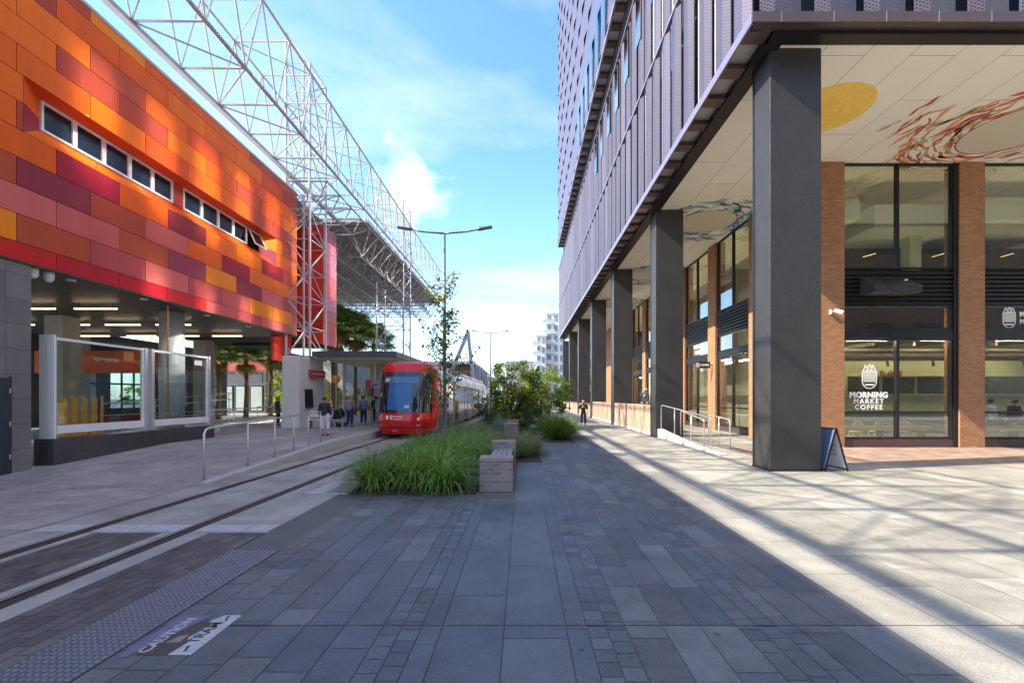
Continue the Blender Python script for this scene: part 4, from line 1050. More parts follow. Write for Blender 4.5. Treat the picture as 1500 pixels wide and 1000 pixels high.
MB().box(TX-1.332, TX+1.332, 22.66, 23.4, 1.0, 2.84).build('red_band', m_red, T)
b = MB()
for s in (-1, 1):
    for y in (24.6, 37.6, 50.4): b.box(TX+s*.95-.2, TX+s*.95+.2, y-1, y+1, .05, .36)
b.build('bogie', m_black, T)
MB().box(TX-1.2, TX+1.2, 21.3, 53, .30, .345).build('underframe', m_black, T)

# ------------------------------------------------------------------ people
def skin_obj(name, pts, edges, mat, parent, mat4, sub=1):
    me = bpy.data.meshes.new(name); me.from_pydata([p for p, r in pts], edges, [])
    o = bpy.data.objects.new(name, me); col.objects.link(o)
    o.modifiers.new('skin', 'SKIN'); sk_ = me.skin_vertices[0].data
    for i, (p, r) in enumerate(pts): sk_[i].radius = (r, r); sk_[i].use_root = (i == 0)
    s_ = o.modifiers.new('sub', 'SUBSURF'); s_.levels = sub; s_.render_levels = sub
    dg = bpy.context.evaluated_depsgraph_get(); dg.update()
    nm = bpy.data.meshes.new_from_object(o.evaluated_get(dg)); nm.transform(mat4)
    o.modifiers.clear(); o.data = nm; nm.materials.clear(); nm.materials.append(mat)
    nm.polygons.foreach_set('use_smooth', [True]*len(nm.polygons)); nm.name = name
    if parent is not None: o.parent = parent; WL[o.name] = WL[parent.name]
    bpy.data.meshes.remove(me)
    return o
def cloth(name, c, rough=.85): return M(name, c, rough, 0, .14, 6, .25, 70)
def person(label, loc, yaw, h, top, bottom, hairc, shoes, arms=None, stride=0., sit=False, group=None, shorts=1.0, skirt=False, plaid=None, bulk=1., hat=None):
    P = thing('person', label, 'person', loc, group)
    arms = arms or {}; mat4 = Matrix.Rotation(yaw, 4, 'Z') @ Matrix.Scale(h, 4)
    pv_ = .52
    pts = [((0, 0, pv_), .075*bulk), ((0, .005, .62), .072*bulk), ((0, .008, .72), .082*bulk), ((0, .008, .80), .06), ((0, 0, .85), .030), ((0, -.012, .895), .050), ((0, -.008, .935), .060), ((0, -.002, .968), .042), ((0, -.07, .915), .010)]
    ed = [(0, 1), (1, 2), (2, 3), (3, 4), (4, 5), (5, 6), (6, 7), (5, 8)]
    tp_ = [((0, .004, .49), .094*bulk), ((0, .005, .57), .090*bulk), ((0, .008, .65), .088*bulk), ((0, .008, .73), .094*bulk), ((0, .008, .79), .078), ((0, .006, .825), .052), ((0, .002, .865), .040)]; te = [(i, i+1) for i in range(6)]
    bt = [((0, .003, .62), .074*bulk), ((0, 0, pv_), .084*bulk)]; be = [(0, 1)]
    shp, she = [], []
    for si, s in ((0, -1), (1, 1)):
        el, wr = arms.get(s, ((s*.135, .015, .635), (s*.145, -.03, .50)))
        sh = (s*.105, .008, .795)
        i0 = len(pts); pts += [(sh, .038), (el, .029), (wr, .020)]; ed += [(3, i0), (i0, i0+1), (i0+1, i0+2)]
        d_ = (Vector(wr)-Vector(el)).normalized(); side = Vector((0, 1, 0)) if abs(d_.z) > .6 else Vector((s, 0, 0)); side = (side-d_*side.dot(d_)).normalized()
        palm = Vector(wr)+d_*.040; pts.append((tuple(palm), .019)); ip = len(pts)-1; ed.append((i0+2, ip))
        for f in range(4):
            a = palm+side*((f-1.5)*.0105); q = a+d_*(.024+.004*(f in (1, 2))); e2 = q+d_*.014+Vector((0, -.008, 0))
            j = len(pts); pts += [(tuple(a+d_*.010), .0052), (tuple(q), .0048), (tuple(e2), .0042)]; ed += [(ip, j), (j, j+1), (j+1, j+2)]
        j = len(pts); th = palm-side*.022-d_*.008; pts += [(tuple(th), .0058), (tuple(th+d_*.022-side*.006), .005)]; ed += [(ip, j), (j, j+1)]
        j = len(tp_); w2 = Vector(el).lerp(Vector(wr), .88 if not arms.get('short') else -.25); tp_ += [(sh, .052), (tuple(Vector(sh).lerp(Vector(el), .97)), .042), (tuple(w2), .034)]; te += [(4, j), (j, j+1)]+([(j+1, j+2)] if not arms.get('short') else [])
        if arms.get('short'): tp_.pop()
        st_ = stride*s
        if sit: hp, kn, an, toe = (s*.052, 0, .52), (s*.075, -.235, .53), (s*.075, -.235, .305), (s*.078, -.31, .28)
        else: hp, kn, an, toe = (s*.052, 0, .50), (s*.060, -.03-st_*.5, .275), (s*.060, .012-st_+(.02 if st_ < 0 else 0), .048+(.03 if st_ < 0 else 0)), (s*.068, -.075-st_, .020)
        i0 = len(pts); pts += [(hp, .056*bulk), (kn, .036), (an, .023), (toe, .018)]; ed += [(0, i0), (i0, i0+1), (i0+1, i0+2), (i0+2, i0+3)]
        j = len(bt); hem = Vector(kn).lerp(Vector(an), min(1, shorts*.93)); bt += [(hp, .064*bulk), (kn, .047*bulk), (tuple(hem), .038)]; be += [(1, j), (j, j+1), (j+1, j+2)]
        shp = [((an[0], an[1]+.012, an[2]-.018), .026), ((an[0]+s*.004, an[1]-.04, an[2]-.022), .026), ((toe[0], toe[1]-.004, toe[2]+.003), .021)]
        skin_obj('shoe', shp, [(0, 1), (1, 2)], shoes, P, mat4)
    skin_obj('body', pts, ed, m_skin, P, mat4)
    skin_obj('top', tp_, te, top, P, mat4)
    skin_obj('trousers' if not skirt else 'skirt', bt, be, bottom, P, mat4)
    skin_obj('hair', [((0, .006, .962), .054), ((0, .022, .940), .066), ((0, .034, .91), .056), ((0, .034, .885), .040)], [(0, 1), (1, 2), (2, 3)], hat or hairc, P, mat4)
    return P
hb, hg, hd = cloth('brown_hair', (.06, .035, .025)), cloth('grey_hair', (.30, .27, .23)), cloth('dark_hair', (.02, .018, .016))
m_shoe, m_jean, m_blk = cloth('black_shoe', (.02, .02, .022), .5), cloth('blue_denim', (.03, .045, .12)), cloth('black_cloth', (.018, .018, .022))
PI = math.pi
person('woman in dark jacket and white cropped trousers standing near the platform edge', (-8.28, 19.05, .3), PI, 1.66, cloth('charcoal_jacket', (.035, .032, .045)), cloth('white_cotton', (.70, .68, .76)), hb, m_shoe, shorts=.55, bulk=1.22)
m_plaid = brick('plaid_shirt', (.50, .44, .42), (.36, .32, .34), (.20, .16, .18), .09, .09, .016, .9, .1, 0., .15)
person('man in checked shirt and blue jeans with his back turned beside a pram', (-9.44, 24.8, .3), PI-.1, 1.78, m_plaid, m_jean, hg, m_shoe, bulk=1.15, arms={-1: ((-.14, -.02, .64), (-.12, -.11, .54)), 1: ((.14, .015, .63), (.15, -.02, .5))})
person('man in blue-grey shirt and cap with dark jeans on the platform', (-9.35, 26.7, .3), PI+.15, 1.72, cloth('slate_shirt', (.14, .17, .30)), cloth('dark_denim', (.025, .03, .07)), hd, m_shoe, bulk=1.1, hat=cloth('navy_cap', (.03, .05, .10)))
person('person in pale blue top and shorts right beside the tram front', (-8.75, 27.5, .3), PI*.75, 1.70, cloth('ice_blue', (.22, .26, .42)), cloth('pale_blue', (.36, .42, .62)), hb, m_shoe, shorts=.3, arms={-1: ((-.13, -.06, .66), (-.06, -.14, .72)), 1: ((.14, .015, .63), (.15, -.02, .5))})
person('person in black mostly hidden between two men on the platform', (-9.25, 28.6, .3), PI, 1.74, m_blk, m_blk, hd, m_shoe)
P5 = person('person with a blue backpack behind the concourse railings', (-14.1, 26.2, .3), PI*.6, 1.68, cloth('navy_top', (.03, .05, .12)), m_blk, hb, m_shoe)
bk = MB(); bk.ball((0, 0, 0), .17, .12, .25, 12, 8); bko = bk.build('backpack', cloth('blue_pack', (.04, .12, .42)), None, smooth=True); bko.location = (-14.22, 26.38, 1.52)
tag(bko, 'bright blue backpack worn by the person behind the railings', 'backpack')
person('walker in black holding a phone on the sunlit path', (4.1, 30.9, 0), 0, 1.78, m_blk, m_blk, hd, m_shoe, stride=.05, arms={-1: ((-.15, .0, .64), (-.05, -.14, .69)), 1: ((.15, .0, .64), (.05, -.14, .69))}, shorts=1.0)
tag(MB().box(3.99+.07, 4.14, 30.60, 30.63, 1.20, 1.34).build('phone', m_black, origin=(4.1, 30.6, 1.27)), 'dark phone in the hands of the walking person', 'phone')
person('blond person in navy jacket behind the low brick wall', (7.15, 26.6, .75), -1.2, 1.72, cloth('navy_jacket', (.025, .03, .07)), m_blk, cloth('blond_hair', (.52, .40, .22)), m_shoe)
person('seated customer in white shirt at the cafe window bench', (18.95, 18.5, .16), PI, 1.72, cloth('white_shirt', (.62, .66, .72)), m_jean, hd, m_shoe, sit=True, bulk=1.2)
person('seated customer in black shirt further along the window bench', (20.0, 18.55, .16), PI, 1.70, m_blk, m_blk, hd, m_shoe, sit=True, bulk=1.1)
struct(MB().box(6.81, 8.5, 24.6, 63, .02, .74).build('raised_terrace', m_conc))
# pram
t = thing('pram', 'black pram on the platform beside the man in the checked shirt', 'pram', (-9.95, 24.6, .3))
b = MB(); b.prism([(-10.2, 24.3, .75), (-9.75, 24.3, .75), (-9.75, 24.95, .85), (-10.2, 24.95, .85)], (0, 0, .22)); b.build('seat', m_blk, t)
b = MB(); b.ball((-9.97, 24.75, 1.12), .24, .28, .22, 12, 8); b.build('hood', m_blk, t, smooth=True)
for x, y in ((-10.2, 24.25), (-9.75, 24.25), (-10.2, 25.0), (-9.75, 25.0)): MB().tube((x-.02, y, .43), (x+.02, y, .43), .13, 14).build('wheel', m_black, t)
b = MB(); b.path([(-10.2, 25.0, .45), (-10.2, 24.6, .8), (-10.2, 24.1, 1.3), (-9.75, 24.1, 1.3), (-9.75, 24.6, .8), (-9.75, 25.0, .45)], .016, 6); b.path([(-10.2, 24.25, .45), (-10.2, 24.7, .85)], .015, 6); b.path([(-9.75, 24.25, .45), (-9.75, 24.7, .85)], .015, 6); b.build('handle_frame', m_steel, t)
# platform seat
t = thing('waiting_bench', 'silver slatted bench on the platform behind the waiting woman', 'bench', (-10.4, 23.4, .3))
b = MB()
for k in range(4): b.box(-11.1, -9.9, 23.3+k*.1, 23.38+k*.1, .74, .77)
b.build('seat', m_steel, t); b = MB()
for k in range(3): b.box(-11.1, -9.9, 23.72, 23.75, .90+k*.11, .98+k*.11)
b.build('backrest', m_steel, t)
for x in (-11.0, -10.0): MB().box(x-.03, x+.03, 23.3, 23.75, .3, .739).build('leg', m_steel, t)
# ------------------------------------------------------------------ platform furniture
t = thing('ramp_handrail', 'long stainless handrail with posts along the platform ramp edge', 'handrail', (-7.25, 10.4, 0))
pts = [(-7.25, 10.35, .0), (-7.25, 10.35, 1.08), (-7.25, 10.42, 1.17), (-7.25, 10.55, 1.2), (-7.25, 16.35, 1.40)]
MB().path(pts, .026, 10).build('rail', m_steel, t, smooth=True)
for y in (12.0, 13.3, 14.4, 15.4, 16.3): MB().tube((-7.25, y, zr(y)), (-7.25, y, 1.2+(y-10.55)*.0345-.02), .022, 10).build('post', m_steel, t, smooth=True)
for n_, (x, y0, y1, z0, lab) in enumerate(((-14.2, 20.4, 26.4, .3, 'concourse railing nearest the concrete pier'), (-15.9, 19.6, 24.8, .5, 'concourse railing in the middle of the steps'), (-17.6, 19.0, 27.5, .6, 'concourse railing deepest inside the hall'))):
    t = thing('railing', lab, 'railing', (x, y0, z0), 'concourse railings')
    MB().path([(x, y0, z0), (x, y0, z0+.95), (x, y0+.15, z0+1.05), (x, y1, z0+1.05+.25*n_), (x-1.2, y1, z0+1.05+.25*n_)], .026, 8).build('rail', m_steel, t, smooth=True)
    for q in (.33, .66, .97): MB().tube((x, y0+(y1-y0)*q, .3), (x, y0+(y1-y0)*q, z0+1.03+.25*n_*q), .02, 8).build('post', m_steel, t)
    MB().path([(x, y0+.1, z0+.55), (x, y1, z0+.55)], .016, 6).build('mid_rail', m_steel, t)
t = thing('entrance_steps', 'pale concrete steps rising into the concourse', 'steps', (-15, 19.6, .3))
for k in range(3): MB().box(-17.4, -14.3-.0*k, 19.4+k*.35, 21.5, .17+k*.15, .319+k*.15).build('step', m_conc, t)
CN = thing('platform_canopy', 'flat dark edged shelter roof over the tram platform', 'canopy', (-9, 32, .3))
MB().box(-11.6, -6.95, 25.0, 41, 4.08, 4.44).build('roof_edge', M('canopy_edge', (.075, .08, .10), .4, .2, .1), CN, bevel=.02)
MB().box(-11.5, -7.05, 25.1, 40.9, 4.04, 4.078).build('ceiling', M('canopy_ceiling', (.80, .72, .50), .6, 0, .08), CN)
for x, y in ((-10.6, 27.0), (-10.6, 33.0), (-10.6, 39.5)): MB().cyl(x, y, .3, 4.04, .09, 14).build('post', m_galv, CN)
MB().box(-9.9, -9.2, 29.5, 30.1, .3, 4.04).build('wide_post', m_conc, CN)
t = thing('information_screen', 'red and lilac information screen hanging under the platform canopy', 'screen', (-9.0, 27.6, 2.4))
MB().box(-9.55, -9.2, 27.6, 27.75, 2.45, 2.98).build('red_end', M('screen_red', (.55, .02, .04), .4), t)
MB().box(-9.199, -8.45, 27.6, 27.75, 2.45, 2.9).build('screen_face', M('screen_lilac', (.36, .30, .52), .35, 0, .2, 6), t)
MB().tube((-9.0, 27.68, 2.9), (-9.0, 27.68, 4.04), .025, 6).build('hanger', m_steel, t)
t = thing('round_sign', 'round orange sign with a letter T on a white pole', 'sign', (-12.2, 29.7, .3))
MB().cyl(-12.2, 29.75, .3, 3.2, .035, 8).build('pole', m_white, t)
b = MB(); b.tube((-12.2, 29.68, 3.1), (-12.2, 29.72, 3.1), .30, 28); d_ = b.build('disc', M('sign_orange', (.85, .30, .02), .4), t)
lm = MB(); text('T', .42, lm, frame((-12.2, 29.675, 3.1), (1, 0, 0), (0, 0, 1)), .002, .01); lm.build('lettering', m_text, d_)
t = thing('marker_post', 'red and white banded post on the platform', 'post', (-9.9, 28.0, .3))
for k in range(5): MB().cyl(-9.9, 28.0, .3+k*.45, .748+k*.45, .06, 10).build('band', m_red if k % 2 else m_white, t)
# ------------------------------------------------------------------ street lamps
def lamp(loc, label):
    t = thing('street_lamp', label, 'street lamp', loc, 'twin armed street lamps'); x, y, z = loc
    MB().tube((x, y, 0), (x, y, 9.0), .085, 12, .045).build('pole', m_dk, t, smooth=True); MB().cyl(x, y, 0, .9, .11, 12).build('base', m_dk, t)
    for s in (-1, 1):
        MB().path([(x, y, 8.95), (x+s*.3, y, 8.98), (x+s*.9, y, 9.02), (x+s*1.45, y, 9.12)], .035, 8, [.045, .042, .036, .03]).build('arm', m_dk, t, smooth=True)
        b = MB(); b.prism([(x+s*1.38, y-.06, 9.08), (x+s*1.5, y-.12, 9.1), (x+s*2.02, y-.10, 9.18), (x+s*2.06, y, 9.19), (x+s*2.02, y+.10, 9.18), (x+s*1.5, y+.12, 9.1), (x+s*1.38, y+.06, 9.08)], (0, 0, .09)); b.build('lamp_head', m_dk, t, bevel=.02)
m_dk = M('lamp_grey', (.16, .165, .18), .45, .4, .1)
lamp((-3.37, 19.6, 0), 'nearest twin armed grey street lamp rising behind the young tree')
lamp((-3.55, 50, 0), 'twin armed street lamp in the distance beyond the tram')
lamp((-4.2, 96, 0), 'tiny twin armed street lamp furthest down the street')
# ------------------------------------------------------------------ benches with brick ends
def brickbench(x, y0, y1, lab):
    t = thing('brick_bench', lab, 'bench', (x, y0, 0), 'brick ended benches along the planting')
    for a in (y0, y1):
        e_ = MB().box(x-.33, x+.33, a, a+.52, 0, .60).build('brick_end', m_brkr, t)
        MB().box(x-.34, x+.34, a-.01, a+.53, .604, .68).build('brick_cap', m_brkr, e_, bevel=.008)
    for k in range(4): MB().box(x-.25+k*.13, x-.135+k*.13, y0+.525, y1-.005, .42, .47).build('seat_slat', m_wood, t)
    for y in (y0+1.0, y1-.5): MB().box(x-.24, x+.24, y, y+.06, 0, .419).build('seat_support', m_black, t)
brickbench(-.545, 9.18, 12.75, 'nearest bench with brick end blocks beside the big grass clumps')
brickbench(-.56, 21.6, 25.0, 'second bench with brick end blocks in front of the leafy shrubs')
for k, (x, y, lab) in enumerate(((.62, 22.6, 'low grey seat slab just left of the bright grass tuft'), (.75, 29.0, 'low grey seat slab further back among the shrubs'))):
    t = thing('seat_slab', lab, 'bench', (x, y, 0), 'grey seat slabs')
    MB().box(x-.22, x+.25, y, y+1.5, .38, .46).build('seat', m_wood, t, bevel=.01)
    for q in (.2, 1.2): MB().box(x-.18, x+.2, y+q, y+q+.08, 0, .379).build('leg', m_black, t)
b = MB(); b.box(-2.6, -2.3, 41, 41.25, 0, 1.75)
t = thing('yellow_box', 'yellow roadside cabinet glimpsed left of the leafy shrubs', 'cabinet', (-2.4, 41, 0))
MB().box(-2.6, -2.25, 41, 41.3, .5, 1.6).build('cabinet', m_yel, t); MB().cyl(-2.42, 41.15, 0, .5, .05, 8).build('post', m_black, t)
# ------------------------------------------------------------------ planting
struct(MB().box(-3.45, -.95, 8.98, 19.5, -.05, .03).build('planting_soil', m_soil))
struct(MB().box(-3.45, .55, 19.51, 60, -.05, .028).build('lawn', m_turf))
struct(MB().box(-.9, .55, 13.4, 19.5, -.05, .02).build('grass_bed', m_soil))
struct(MB().box(.551, 2.2, 19.3, 45, -.05, .024).build('shrub_bed', m_soil))
def blades(seed, n, L, W, droop, cols, spread):
    r = random.Random(seed); b = MB()
    for i in range(n):
        a = r.uniform(0, 2*PI); q = spread*math.sqrt(r.random()); d = Vector((math.cos(a), math.sin(a), 0)); side = Vector((-d.y, d.x, 0))
        a2 = a+r.uniform(-.7, .7); d = Vector((math.cos(a2), math.sin(a2), 0)); s = Vector((-d.y, d.x, 0))
        l = L*r.uniform(.6, 1.2); el = r.uniform(.45, 1.45); dr = droop*r.uniform(.7, 1.4); p = Vector((q*math.cos(a), q*math.sin(a), 0)); w_ = W*r.uniform(.7, 1.2)
        k = 5; c = r.choice(cols); f = r.uniform(.75, 1.25); b.cc = (c[0]*f, c[1]*f, c[2]*f); prev = None; base = len(b.v)
        for j in range(k+1):
            t_ = j/k; e = el-dr*t_*t_; ww = w_*(1-t_**2.2)*.5+.0006
            b.v += [tuple(p-s*ww), tuple(p+s*ww)]
            p = p+(d*math.cos(e)+Vector((0, 0, math.sin(e))))*(l/k)
            if p.z < .01: p.z = .01
        for j in range(k): b.face((base+2*j, base+2*j+1, base+2*j+3, base+2*j+2))
    return b
GC = [(.13, .25, .035), (.18, .32, .045), (.10, .20, .04), (.23, .36, .06), (.15, .28, .04), (.34, .36, .12)]
def tuft_src(name, b): return b
meshes = []
for s in range(4):
    o = blades(40+s, 430, 1.02, .026, 2.45, GC, .15).build('lomandra', m_leaf, origin=(0, 0, 0)); meshes.append(o.data); bpy.data.objects.remove(o)
fine = []
for s in range(3):
    o = blades(60+s, 620, .85, .007, 1.35, [(.18, .21, .10), (.22, .23, .12), (.14, .18, .08), (.32, .28, .16)], .16).build('fine_grass', m_leaf, origin=(0, 0, 0)); fine.append(o.data); bpy.data.objects.remove(o)
def tuft(name, me, x, y, s, lab, cat, group, sz=None):
    o = bpy.data.objects.new(name, me); col.objects.link(o); o.location = (x, y, .02); o.scale = (s, s, sz or s); o.rotation_euler = (0, 0, rng.uniform(0, 6.28)); WL[o.name] = o.location.copy()
    return tag(o, lab, cat, group)
sp_ = []
yy = 9.5
while yy < 17.8:
    xx = -2.95 if int(yy*10) % 2 else -2.65
    while xx < (-1.4 if yy < 12 else -1.15): sp_.append((xx+rng.uniform(-.15, .15), yy+rng.uniform(-.18, .18))); xx += .66
    yy += .78
for k, (x, y) in enumerate(sp_):
    if (x+2.2)**2+(y-13.6)**2 < .12: continue
    front = y < 10; right = x > -1.75; leftm = x < -2.7
    lab = 'strappy green grass clump in the bed beside the tram track'
    tuft('grass_clump', meshes[k % 4], x, y, rng.uniform(.92, 1.12)*(.85 if y > 14 else 1), lab, 'grass clump', 'strappy grass clumps in the long bed')
for k, (x, y) in enumerate(((-3.3, 10.2), (-3.35, 12.2), (-3.3, 15.0), (-2.9, 18.4), (-2.2, 18.8), (-1.6, 18.3), (-3.0, 20.2), (-2.4, 20.9), (-1.9, 20.0), (-3.2, 22.0), (-2.6, 23.0), (-2.1, 22.2))):
    tuft('feather_grass', fine[k % 3], x, y, rng.uniform(1.0, 1.25), 'thin pale feathery grass at the back and track side of the bed', 'grass clump', 'feathery grasses in the long bed')
for k, (x, y) in enumerate(((-.35, 14.1), (.05, 14.5), (.3, 15.3), (-.1, 15.6), (-.45, 16.4), (.2, 16.5))):
    tuft('feather_grass', fine[k % 3], x, y, rng.uniform(.95, 1.1), 'brownish feathery grass behind the nearest brick bench', 'grass clump', 'feathery grasses behind the bench')
lgt = []
for s in range(2):
    o = blades(80+s, 700, 1.15, .022, 1.35, [(.10, .17, .03), (.14, .21, .035), (.075, .14, .03), (.19, .24, .05)], .22).build('bright_grass', m_leaf, origin=(0, 0, 0)); lgt.append(o.data); bpy.data.objects.remove(o)
for k, (x, y, s) in enumerate(((1.15, 20.4, 1.0), (1.75, 20.6, 1.05), (1.45, 21.3, 1.15), (1.95, 22.0, 1.1), (1.3, 22.4, 1.1))):
    tuft('grass_clump', lgt[k % 2], x, y, s, 'bright yellow-green strappy grass clump at the sunny edge of the path', 'grass clump', 'bright grass clumps by the path')
# leafy crowns
def leaf(b, p, L, W, r, up=.3):
    d = Vector((r.gauss(0, 1), r.gauss(0, 1), r.gauss(0, .7))).normalized(); s = d.cross(Vector((r.gauss(0, .5), r.gauss(0, .5), 1))).normalized(); n_ = s.cross(d)
    m_ = p+d*L*.5; b.quad(p, m_+s*W*.5+n_*.01, p+d*L, m_-s*W*.5+n_*.01)
def crown(seed, c, rad, nclump, per, L, W, cols, hollow=.55):
    r = random.Random(seed); b = MB(); c = Vector(c); cl = []
    for i in range(nclump):
        v = Vector((r.gauss(0, 1), r.gauss(0, 1), r.gauss(0, 1))).normalized(); q = r.uniform(hollow, 1.05)**.8
        p = c+Vector((v.x*rad[0]*q, v.y*rad[1]*q, v.z*rad[2]*q)); cl.append(p); cr_ = r.uniform(.14, .30)*max(rad)*.8; cc = r.choice(cols); k = r.uniform(.75, 1.3)
        for j in range(per):
            o = Vector((r.gauss(0, .5), r.gauss(0, .5), r.gauss(0, .42)))*cr_
            kk = k*r.uniform(.75, 1.25); b.cc = (cc[0]*kk, cc[1]*kk, cc[2]*kk); leaf(b, p+o, L*r.uniform(.7, 1.2), W*r.uniform(.7, 1.2), r)
    return b, cl
def shrub(lab, x, y, cz, rad, seed, cols, ncl=90, per=55, L=.13, W=.06, stems=3, name='leafy_shrub', cat='shrub', group=None):
    t = thing(name, lab, cat, (x, y, 0), group); r = random.Random(seed)
    b, cl = crown(seed, (x, y, cz), rad, ncl, per, L, W, cols); b.build('crown', m_leaf, t)
    tr = MB()
    for k in range(stems):
        a = 2*PI*k/stems+.4; f = Vector((x+.12*math.cos(a), y+.12*math.sin(a), 0)); top = Vector((x+rad[0]*.4*math.cos(a), y+rad[1]*.4*math.sin(a), cz))
        tr.path([f, f.lerp(top, .5)+Vector((r.uniform(-.1, .1), r.uniform(-.1, .1), 0)), top], .04, 7, [.06, .045, .03])
        for j in range(5):
            q = cl[r.randrange(len(cl))]; s_ = f.lerp(top, r.uniform(.5, 1)); tr.path([s_, s_.lerp(q, .5)+Vector((0, 0, .1)), q], .02, 5, [.025, .016, .008])
    tr.build('trunk', m_bark, t); return t
SUN = [(.28, .36, .04), (.35, .42, .05), (.20, .29, .035), (.42, .43, .09)]; DRK = [(.08, .14, .03), (.10, .16, .035), (.06, .11, .03)]
shrub('large leafy shrub lit yellow-green at the end of the lawn, left of the pair', -.55, 27.2, 2.35, (1.55, 1.5, 1.75), 1, SUN+DRK, 125, 60, .19, .085)
shrub('wide sunlit leafy shrub overhanging the path, right of the pair', 1.25, 28.6, 2.2, (1.75, 1.6, 1.5), 2, SUN+SUN+DRK, 125, 60, .18, .08)
shrub('low dark shrub behind the lawn beside the tram', -2.3, 31.0, 1.2, (1.2, 1.5, 1.0), 3, DRK, 70, 50, .14, .06)
shrub('dark green shrub under the sunlit shrubs', .3, 26.3, .8, (.9, .8, .7), 4, DRK+SUN[2:3], 50, 50, .14, .06)
shrub('distant rounded shrub past the sunlit pair', .4, 36, 1.7, (1.6, 1.6, 1.5), 5, SUN+DRK, 70, 45, .17, .08)
# young tree in the grass bed
def sapling(lab, x, y, H, seed, nb_, lean=0., leaves=9, rtr=.052):
    t = thing('young_tree', lab, 'tree', (x, y, 0), 'young trees in the grass bed'); r = random.Random(seed); tr = MB(); lf = MB()
    pt = [Vector((x+lean*q*q+.03*math.sin(7*q), y+.03*math.cos(5*q), H*q)) for q in [i/12 for i in range(13)]]
    tr.path(pt, .05, 8, [rtr*(1-.82*i/12) for i in range(13)]); tips = []
    for k in range(nb_):
        q = .30+.68*(k/nb_)+r.uniform(-.02, .02); i = min(11, int(q*12)); p = pt[i].lerp(pt[i+1], q*12-i); a = r.uniform(0, 2*PI); L = (1.75-q*1.15)*r.uniform(.6, 1.1)
        d = Vector((math.cos(a), math.sin(a), r.uniform(.3, .9))).normalized(); m_ = p+d*L*.5; e = m_+(d+Vector((0, 0, .35))).normalized()*L*.5
        tr.path([p, m_, e], .01, 5, [.014*(1.25-q), .009, .004])
        for j in range(leaves):
            s = r.uniform(.25, 1.05); bp = p.lerp(m_, s*2) if s < .5 else m_.lerp(e, s*2-1); bp = bp+Vector((r.gauss(0, .07), r.gauss(0, .07), r.gauss(0, .07)))
            for _ in range(2):
                c = r.choice([(.09, .13, .03), (.13, .16, .04), (.06, .10, .03), (.22, .22, .03)] if q < .8 else [(.20, .22, .035), (.30, .27, .03), (.10, .15, .03)]); lf.cc = c; leaf(lf, bp+Vector((r.gauss(0, .04), r.gauss(0, .04), r.gauss(0, .04))), r.uniform(.10, .16), r.uniform(.06, .10), r)
    lf.build('crown', m_leaf, t); tr.build('trunk', m_bark, t, smooth=True)
sapling('slim young tree with sparse leaves standing in front of the tram', -2.40, 14.0, 5.6, 5, 50)
sapling('thinner sparse young tree seen against the tram roof', -3.1, 17.2, 4.9, 9, 26, leaves=8, rtr=.035)
ll = MB(); r9 = random.Random(9)
for k in range(170):
    x_, y_ = r9.choice([(-3.2+r9.random()*3.0, 8.2+abs(r9.gauss(0, .35))), (.1+abs(r9.gauss(0, .6)), 9+r9.random()*12), (-.2+r9.gauss(0, 1.6), 5.5+r9.random()*3.2)])
    ll.cc = r9.choice([(.26, .17, .07), (.33, .26, .09), (.15, .09, .05), (.20, .22, .06)]); a_ = r9.uniform(0, 6.28); L_ = r9.uniform(.03, .065); c_, s_ = math.cos(a_), math.sin(a_); z_ = .006+r9.random()*.004
    ll.quad((x_, y_, z_), (x_+L_*.5*c_-L_*.25*s_, y_+L_*.5*s_+L_*.25*c_, z_+.008), (x_+L_*c_, y_+L_*s_, z_), (x_+L_*.5*c_+L_*.25*s_, y_+L_*.5*s_-L_*.25*c_, z_+.004))
tag(ll.build('leaf_litter', m_leaf), kind='stuff')
# palms
def palm(lab, x, y, H, seed, Rf=1.7):
    t = thing('fan_palm', lab, 'palm tree', (x, y, .2), 'fan palms behind the platform'); r = random.Random(seed); tr = MB()
    tr.path([(x, y, .2), (x+.06, y, H*.5), (x, y, H)], .17, 10, [.20, .15, .17]); tr.build('trunk', m_palmbark, t)
    cr_ = MB(); sk_ = MB(); top = Vector((x, y, H))
    def fan(b, el, a, L, F, c):
        d = Vector((math.cos(a)*math.cos(el), math.sin(a)*math.cos(el), math.sin(el))); e = top+d*L; s = d.cross(Vector((0, 0, 1))).normalized(); up = s.cross(d)
        b.cc = c; b.quad(top-s*.015, top+s*.015, e+s*.012, e-s*.012)
        for k in range(15):
            th = R(-105+210*k/14); dd = d*math.cos(th)+s*math.sin(th); tip = e+dd*F*r.uniform(.85, 1.05)-Vector((0, 0, F*.30*r.uniform(.6, 1.3)))+up*.05; mid = e+dd*F*.55; sd = dd.cross(up).normalized()
            b.quad(e, mid+sd*.045*F, tip, mid-sd*.045*F)
    for k in range(64):
        f = r.uniform(.7, 1.3); c = r.choice([(.17, .26, .08), (.13, .22, .085), (.25, .30, .10)]); fan(cr_, r.uniform(-.35, 1.35), r.uniform(0, 2*PI), Rf*.5, Rf*.55, (c[0]*f, c[1]*f, c[2]*f))
    for k in range(13):
        f = r.uniform(.6, 1.3); fan(sk_, r.uniform(-1.4, -.8), r.uniform(0, 2*PI), Rf*.40, Rf*.42, (.34*f, .21*f, .09*f))
    cr_.build('crown', m_leaf, t); sk_.build('dead_fronds', m_leaf, t)
